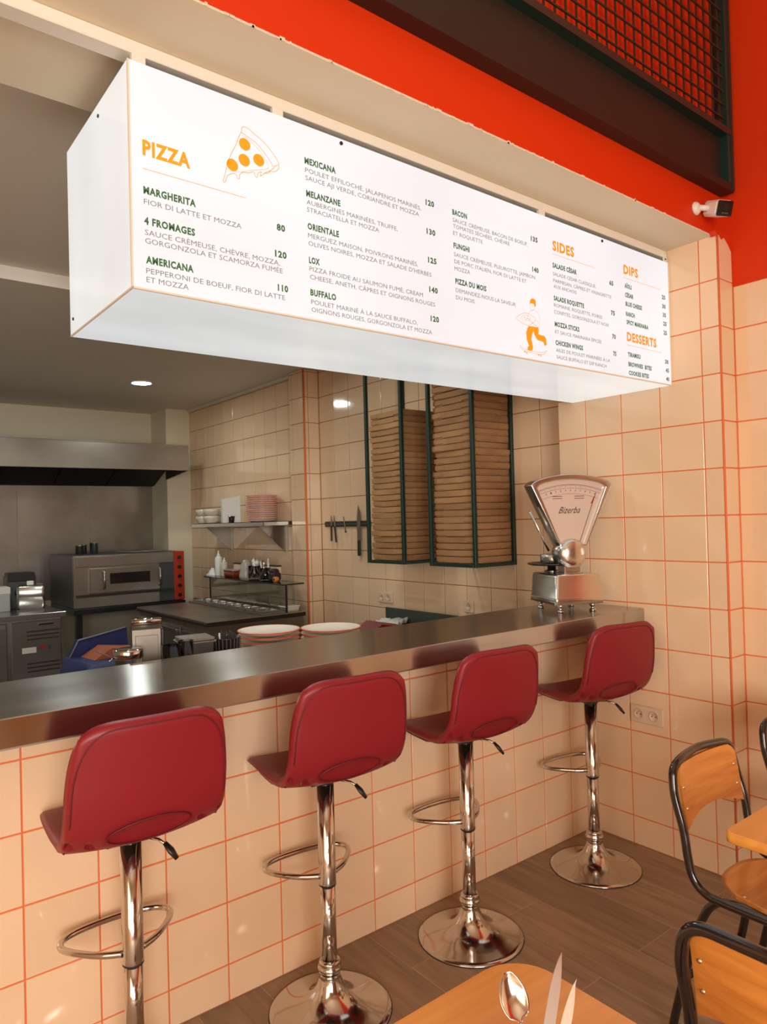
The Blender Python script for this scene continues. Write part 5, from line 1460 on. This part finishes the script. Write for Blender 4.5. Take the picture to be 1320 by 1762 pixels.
def make_chair():
    r = thing('dining_chair', 'chair', 'chair')
    R_ = 0.0125
    # frame: the tube of the back bends into the seat rail and down into the front leg, both sides in one hoop
    def side(s):
        w_ = 0.176
        return [(s*w_*1.02, 0.0, 0.455), (s*w_*1.02, 0.03, 0.455)]
    hoop = []
    # faces -y: sitter looks to -y, back rest at +y
    L_ = [(-0.186, -0.30, 0.452), (-0.186, -0.20, 0.452), (-0.186, 0.02, 0.452), (-0.186, 0.075, 0.462), (-0.187, 0.105, 0.495), (-0.188, 0.118, 0.55), (-0.188, 0.128, 0.62), (-0.188, 0.150, 0.70), (-0.184, 0.158, 0.740), (-0.172, 0.164, 0.780), (-0.140, 0.166, 0.800), (-0.07, 0.176, 0.806)]
    Rr = [(-x, y, z) for x, y, z in L_[::-1]]
    MB().tube(smooth_path(L_+[(0, 0.182, 0.808)]+Rr, 5), R_, 14).build('back_frame', M['black_enamel'], r)
    for s in (-1, 1):
        MB().tube(smooth_path([(s*0.186, -0.19, 0.452), (s*0.186, -0.235, 0.445), (s*0.188, -0.262, 0.40), (s*0.195, -0.275, 0.20), (s*0.200, -0.285, 0.012)], 6), R_, 12).build('leg', M['black_enamel'], r)
        MB().tube(smooth_path([(s*0.168, -0.10, 0.448), (s*0.170, 0.04, 0.44), (s*0.175, 0.105, 0.33), (s*0.182, 0.15, 0.16), (s*0.186, 0.185, 0.012)], 6), R_, 12).build('leg', M['black_enamel'], r)
    MB().tube([(-0.182, 0.15, 0.17), (0.182, 0.15, 0.17)], 0.009, 10).build('stretcher', M['black_enamel'], r)
    MB().tube([(-0.186, -0.15, 0.444), (0.186, -0.15, 0.444)], 0.010, 10).build('stretcher', M['black_enamel'], r)
    # bent plywood seat: rounded back corners
    nu, nv = 22, 22; vs = []; fs = []
    def seat(u, v):
        # u -1..1 across, v 0 back .. 1 front
        wv = 0.155+0.045*min(1, v*1.6)
        ex = 1-0.0*u
        y = 0.085-0.40*v
        y -= 0.055*abs(u)**3*(1-v)*1.6
        z = 0.467-0.010*(1-u*u)*math.sin(PI*min(1, v*1.15))-0.018*max(0, v-0.8)/0.2*max(0, v-0.8)
        return (u*wv, y, z)
    for sgn, dz in ((1, 0.005), (-1, -0.005)):
        for i in range(nu+1):
            for j in range(nv+1):
                p = seat(-1+2*i/nu, j/nv); vs.append((p[0], p[1], p[2]+dz))
    N = (nu+1)*(nv+1); id_ = lambda i, j, s=0: s*N+i*(nv+1)+j
    for i in range(nu):
        for j in range(nv):
            fs.append((id_(i, j), id_(i+1, j), id_(i+1, j+1), id_(i, j+1))); fs.append((id_(i, j+1, 1), id_(i+1, j+1, 1), id_(i+1, j, 1), id_(i, j, 1)))
    mb = MB(); mb.add(vs, fs, 0, True)
    rimf = []
    for i in range(nu): rimf += [(id_(i, 0), id_(i, 0, 1), id_(i+1, 0, 1), id_(i+1, 0)), (id_(i, nv), id_(i+1, nv), id_(i+1, nv, 1), id_(i, nv, 1))]
    for j in range(nv): rimf += [(id_(0, j), id_(0, j+1), id_(0, j+1, 1), id_(0, j, 1)), (id_(nu, j), id_(nu, j, 1), id_(nu, j+1, 1), id_(nu, j+1))]
    mb.f += rimf; mb.mi += [0]*len(rimf); mb.sm += [False]*len(rimf)
    st_ = mb.build('seat', M['beech'], r)
    # back panel: curved plywood with an arched lower edge, riveted to the hoop
    vs = []; fs = []; nu, nv = 24, 12
    def bk(u, v):
        x = u*0.171
        zt = 0.794-0.026*max(0, (abs(u)-0.80)/0.2)**2
        zb = 0.617+0.030*(1-u*u)
        z = zb+(zt-zb)*v
        # follow the lean of the tubes and bow backwards in the middle
        t = (z-0.60)/0.22
        y = 0.128+0.036*max(0, min(1.0, t))+0.018*(1-u*u)-0.006
        return (x, y, z)
    for dy in (-0.0045, 0.0045):
        for i in range(nu+1):
            for j in range(nv+1):
                p = bk(-1+2*i/nu, j/nv); vs.append((p[0], p[1]+dy, p[2]))
    N = (nu+1)*(nv+1); id_ = lambda i, j, s=0: s*N+i*(nv+1)+j
    for i in range(nu):
        for j in range(nv):
            fs.append((id_(i, j), id_(i+1, j), id_(i+1, j+1), id_(i, j+1))); fs.append((id_(i, j+1, 1), id_(i+1, j+1, 1), id_(i+1, j, 1), id_(i, j, 1)))
    for i in range(nu): fs += [(id_(i, 0), id_(i, 0, 1), id_(i+1, 0, 1), id_(i+1, 0)), (id_(i, nv), id_(i+1, nv), id_(i+1, nv, 1), id_(i, nv, 1))]
    for j in range(nv): fs += [(id_(0, j), id_(0, j+1), id_(0, j+1, 1), id_(0, j, 1)), (id_(nu, j), id_(nu, j, 1), id_(nu, j+1, 1), id_(nu, j+1))]
    mb = MB(); mb.add(vs, fs, 0, False)
    bp = mb.build('backrest', M['beech'], r)
    for s in (-1, 1):
        for v in (0.30, 0.66):
            p = bk(s*0.90, v)
            MB().lathe([(0.0015, -0.0075), (0.0045, -0.0062), (0.0045, 0.0062), (0.0015, 0.0075)], 12, axis='y').build('rivet', M['rivet'], bp, loc=p)
    for s in (-1, 1):
        p = seat(s*0.88, 0.14)
        MB().lathe([(0.0045, 0.005), (0.0045, 0.0062), (0.0015, 0.0075)], 12).build('rivet', M['rivet'], st_, loc=p)
    return r
ch = make_chair()
ch.location = (2.150, 0.985, 0); ch['label'] = 'wooden chair with a black tube frame, pushed to the right-hand table, fully shown back'
ch['group'] = 'school-style dining chairs'
dup(ch, None, (2.75, 0.985, 0), math.radians(-3), 'black-framed wooden chair cut off by the right edge of the frame, furthest right')
dup(ch, None, (1.40, 0.535, 0), math.radians(93), 'black-framed wooden chair nearest the camera at the bottom right corner')


hc = thing('cutlery_cup', 'short steel cup holding the upright spoon and knives on the front table', 'cup', (0.742, 0.638, 0.75))
MB().lathe([(0.001, 0), (0.036, 0), (0.038, 0.003), (0.040, 0.052), (0.0385, 0.052), (0.036, 0.006), (0.001, 0.005)], 32).build('cup', M['steel'], hc)
def frame_at(tip, foot, face):
    """matrix whose z runs foot->tip and whose y faces the camera side"""
    z = (Vector(tip)-Vector(foot)).normalized(); y = Vector(face); y = (y-z*y.dot(z)).normalized(); x = y.cross(z)
    return Matrix(((x.x, y.x, z.x, foot[0]), (x.y, y.y, z.y, foot[1]), (x.z, y.z, z.z, foot[2]), (0, 0, 0, 1)))
def spoon(tip, foot, face, label):
    L_ = (Vector(tip)-Vector(foot)).length
    r = thing('spoon', label, 'spoon', (0, 0, 0), 0, 'cutlery in the cup'); r.matrix_world = frame_at(tip, foot, face)
    lb_ = 0.062; wb = 0.0215
    vs = []; fs = []; nu, nv = 16, 22
    for sgn in (1, -1):
        for i in range(nu+1):
            for j in range(nv+1):
                u = -1+2*i/nu; t = j/nv
                hw_ = wb*(math.sin(PI*min(1, (t*0.93+0.035)))**0.62)*(0.80+0.28*(1-t)) if True else 0
                if t < 0.12: hw_ = max(hw_*t/0.12, 0.0028)
                x = u*hw_; z = L_-lb_+lb_*t
                dep = -0.0085*(1-u*u)*math.sin(PI*t)**0.7 if 0 < t < 1 else 0
                vs.append((x, dep+0.0006*sgn, z))
    N = (nu+1)*(nv+1); id_ = lambda i, j, s=0: s*N+i*(nv+1)+j
    for i in range(nu):
        for j in range(nv):
            fs.append((id_(i, j), id_(i+1, j), id_(i+1, j+1), id_(i, j+1))); fs.append((id_(i, j+1, 1), id_(i+1, j+1, 1), id_(i+1, j, 1), id_(i, j, 1)))
    for i in range(nu): fs += [(id_(i, 0), id_(i, 0, 1), id_(i+1, 0, 1), id_(i+1, 0)), (id_(i, nv), id_(i+1, nv), id_(i+1, nv, 1), id_(i, nv, 1))]
    for j in range(nv): fs += [(id_(0, j), id_(0, j+1), id_(0, j+1, 1), id_(0, j, 1)), (id_(nu, j), id_(nu, j, 1), id_(nu, j+1, 1), id_(nu, j+1))]
    mb = MB(); mb.add(vs, fs, 0, True); mb.build('bowl', M['cutlery'], r)
    mb = MB(); mb.tube([(0, 0, 0), (0, 0.002, L_*0.3), (0, 0.0, L_-lb_+0.002)], lambda t: 0.0045-0.0018*t, 10, flat=0.45); mb.build('handle', M['cutlery'], r)
    return r
def table_knife(tip, foot, face, label, w_=0.0095, name='table_knife'):
    L_ = (Vector(tip)-Vector(foot)).length
    r = thing(name, label, 'knife', (0, 0, 0), 0, 'cutlery in the cup'); r.matrix_world = frame_at(tip, foot, face)
    lb_ = 0.115
    prof = []
    for k in range(15):
        t = k/14; prof.append((w_*(1 if t < 0.45 else math.cos((t-0.45)/0.55*PI/2)**0.75)-0.002*t, L_-lb_+lb_*t))
    left = [(-w_*0.85+0.012*max(0, (k/14-0.5))**2*2.2+0.0, L_-lb_+lb_*k/14) for k in range(15)]
    left = [(min(a, b[0]-0.0002), z) for (a, z), b in zip(left, prof)]
    n = len(prof); vs = []; fs = []
    for (a, z), (b, _) in zip(left, prof):
        vs += [(a, -0.0003, z), (b, -0.0009, z), (b, 0.0009, z), (a, 0.0003, z)]
    for k in range(n-1):
        for q in range(4):
            q2 = (q+1) % 4; fs.append((4*k+q, 4*k+q2, 4*k+4+q2, 4*k+4+q))
    fs += [(3, 2, 1, 0), (4*n-4, 4*n-3, 4*n-2, 4*n-1)]
    MB().add(vs, fs, 0, False).build('blade', M['knife_steel'], r)
    MB().tube([(0, 0, 0), (0, 0, max(0.01, L_-lb_+0.002))], 0.0055, 10, flat=0.6).build('handle', M['cutlery'], r)
    return r
CAMV = (-0.62, -0.785, 0.75)
spoon((0.762, 0.709, 0.895), (0.738, 0.622, 0.757), (-0.45, -0.85, 0.35), 'steel spoon standing bowl up in the cup, leftmost of the cutlery')
table_knife((0.855, 0.686, 0.897), (0.728, 0.632, 0.757), (-0.35, -0.9, 0.6), 'pointed steel table knife leaning right in the cup, tallest of the cutlery')
table_knife((0.857, 0.662, 0.869), (0.742, 0.624, 0.757), (-0.75, -0.6, 0.3), 'shorter knife behind the tall one, rightmost of the cutlery', 0.008)
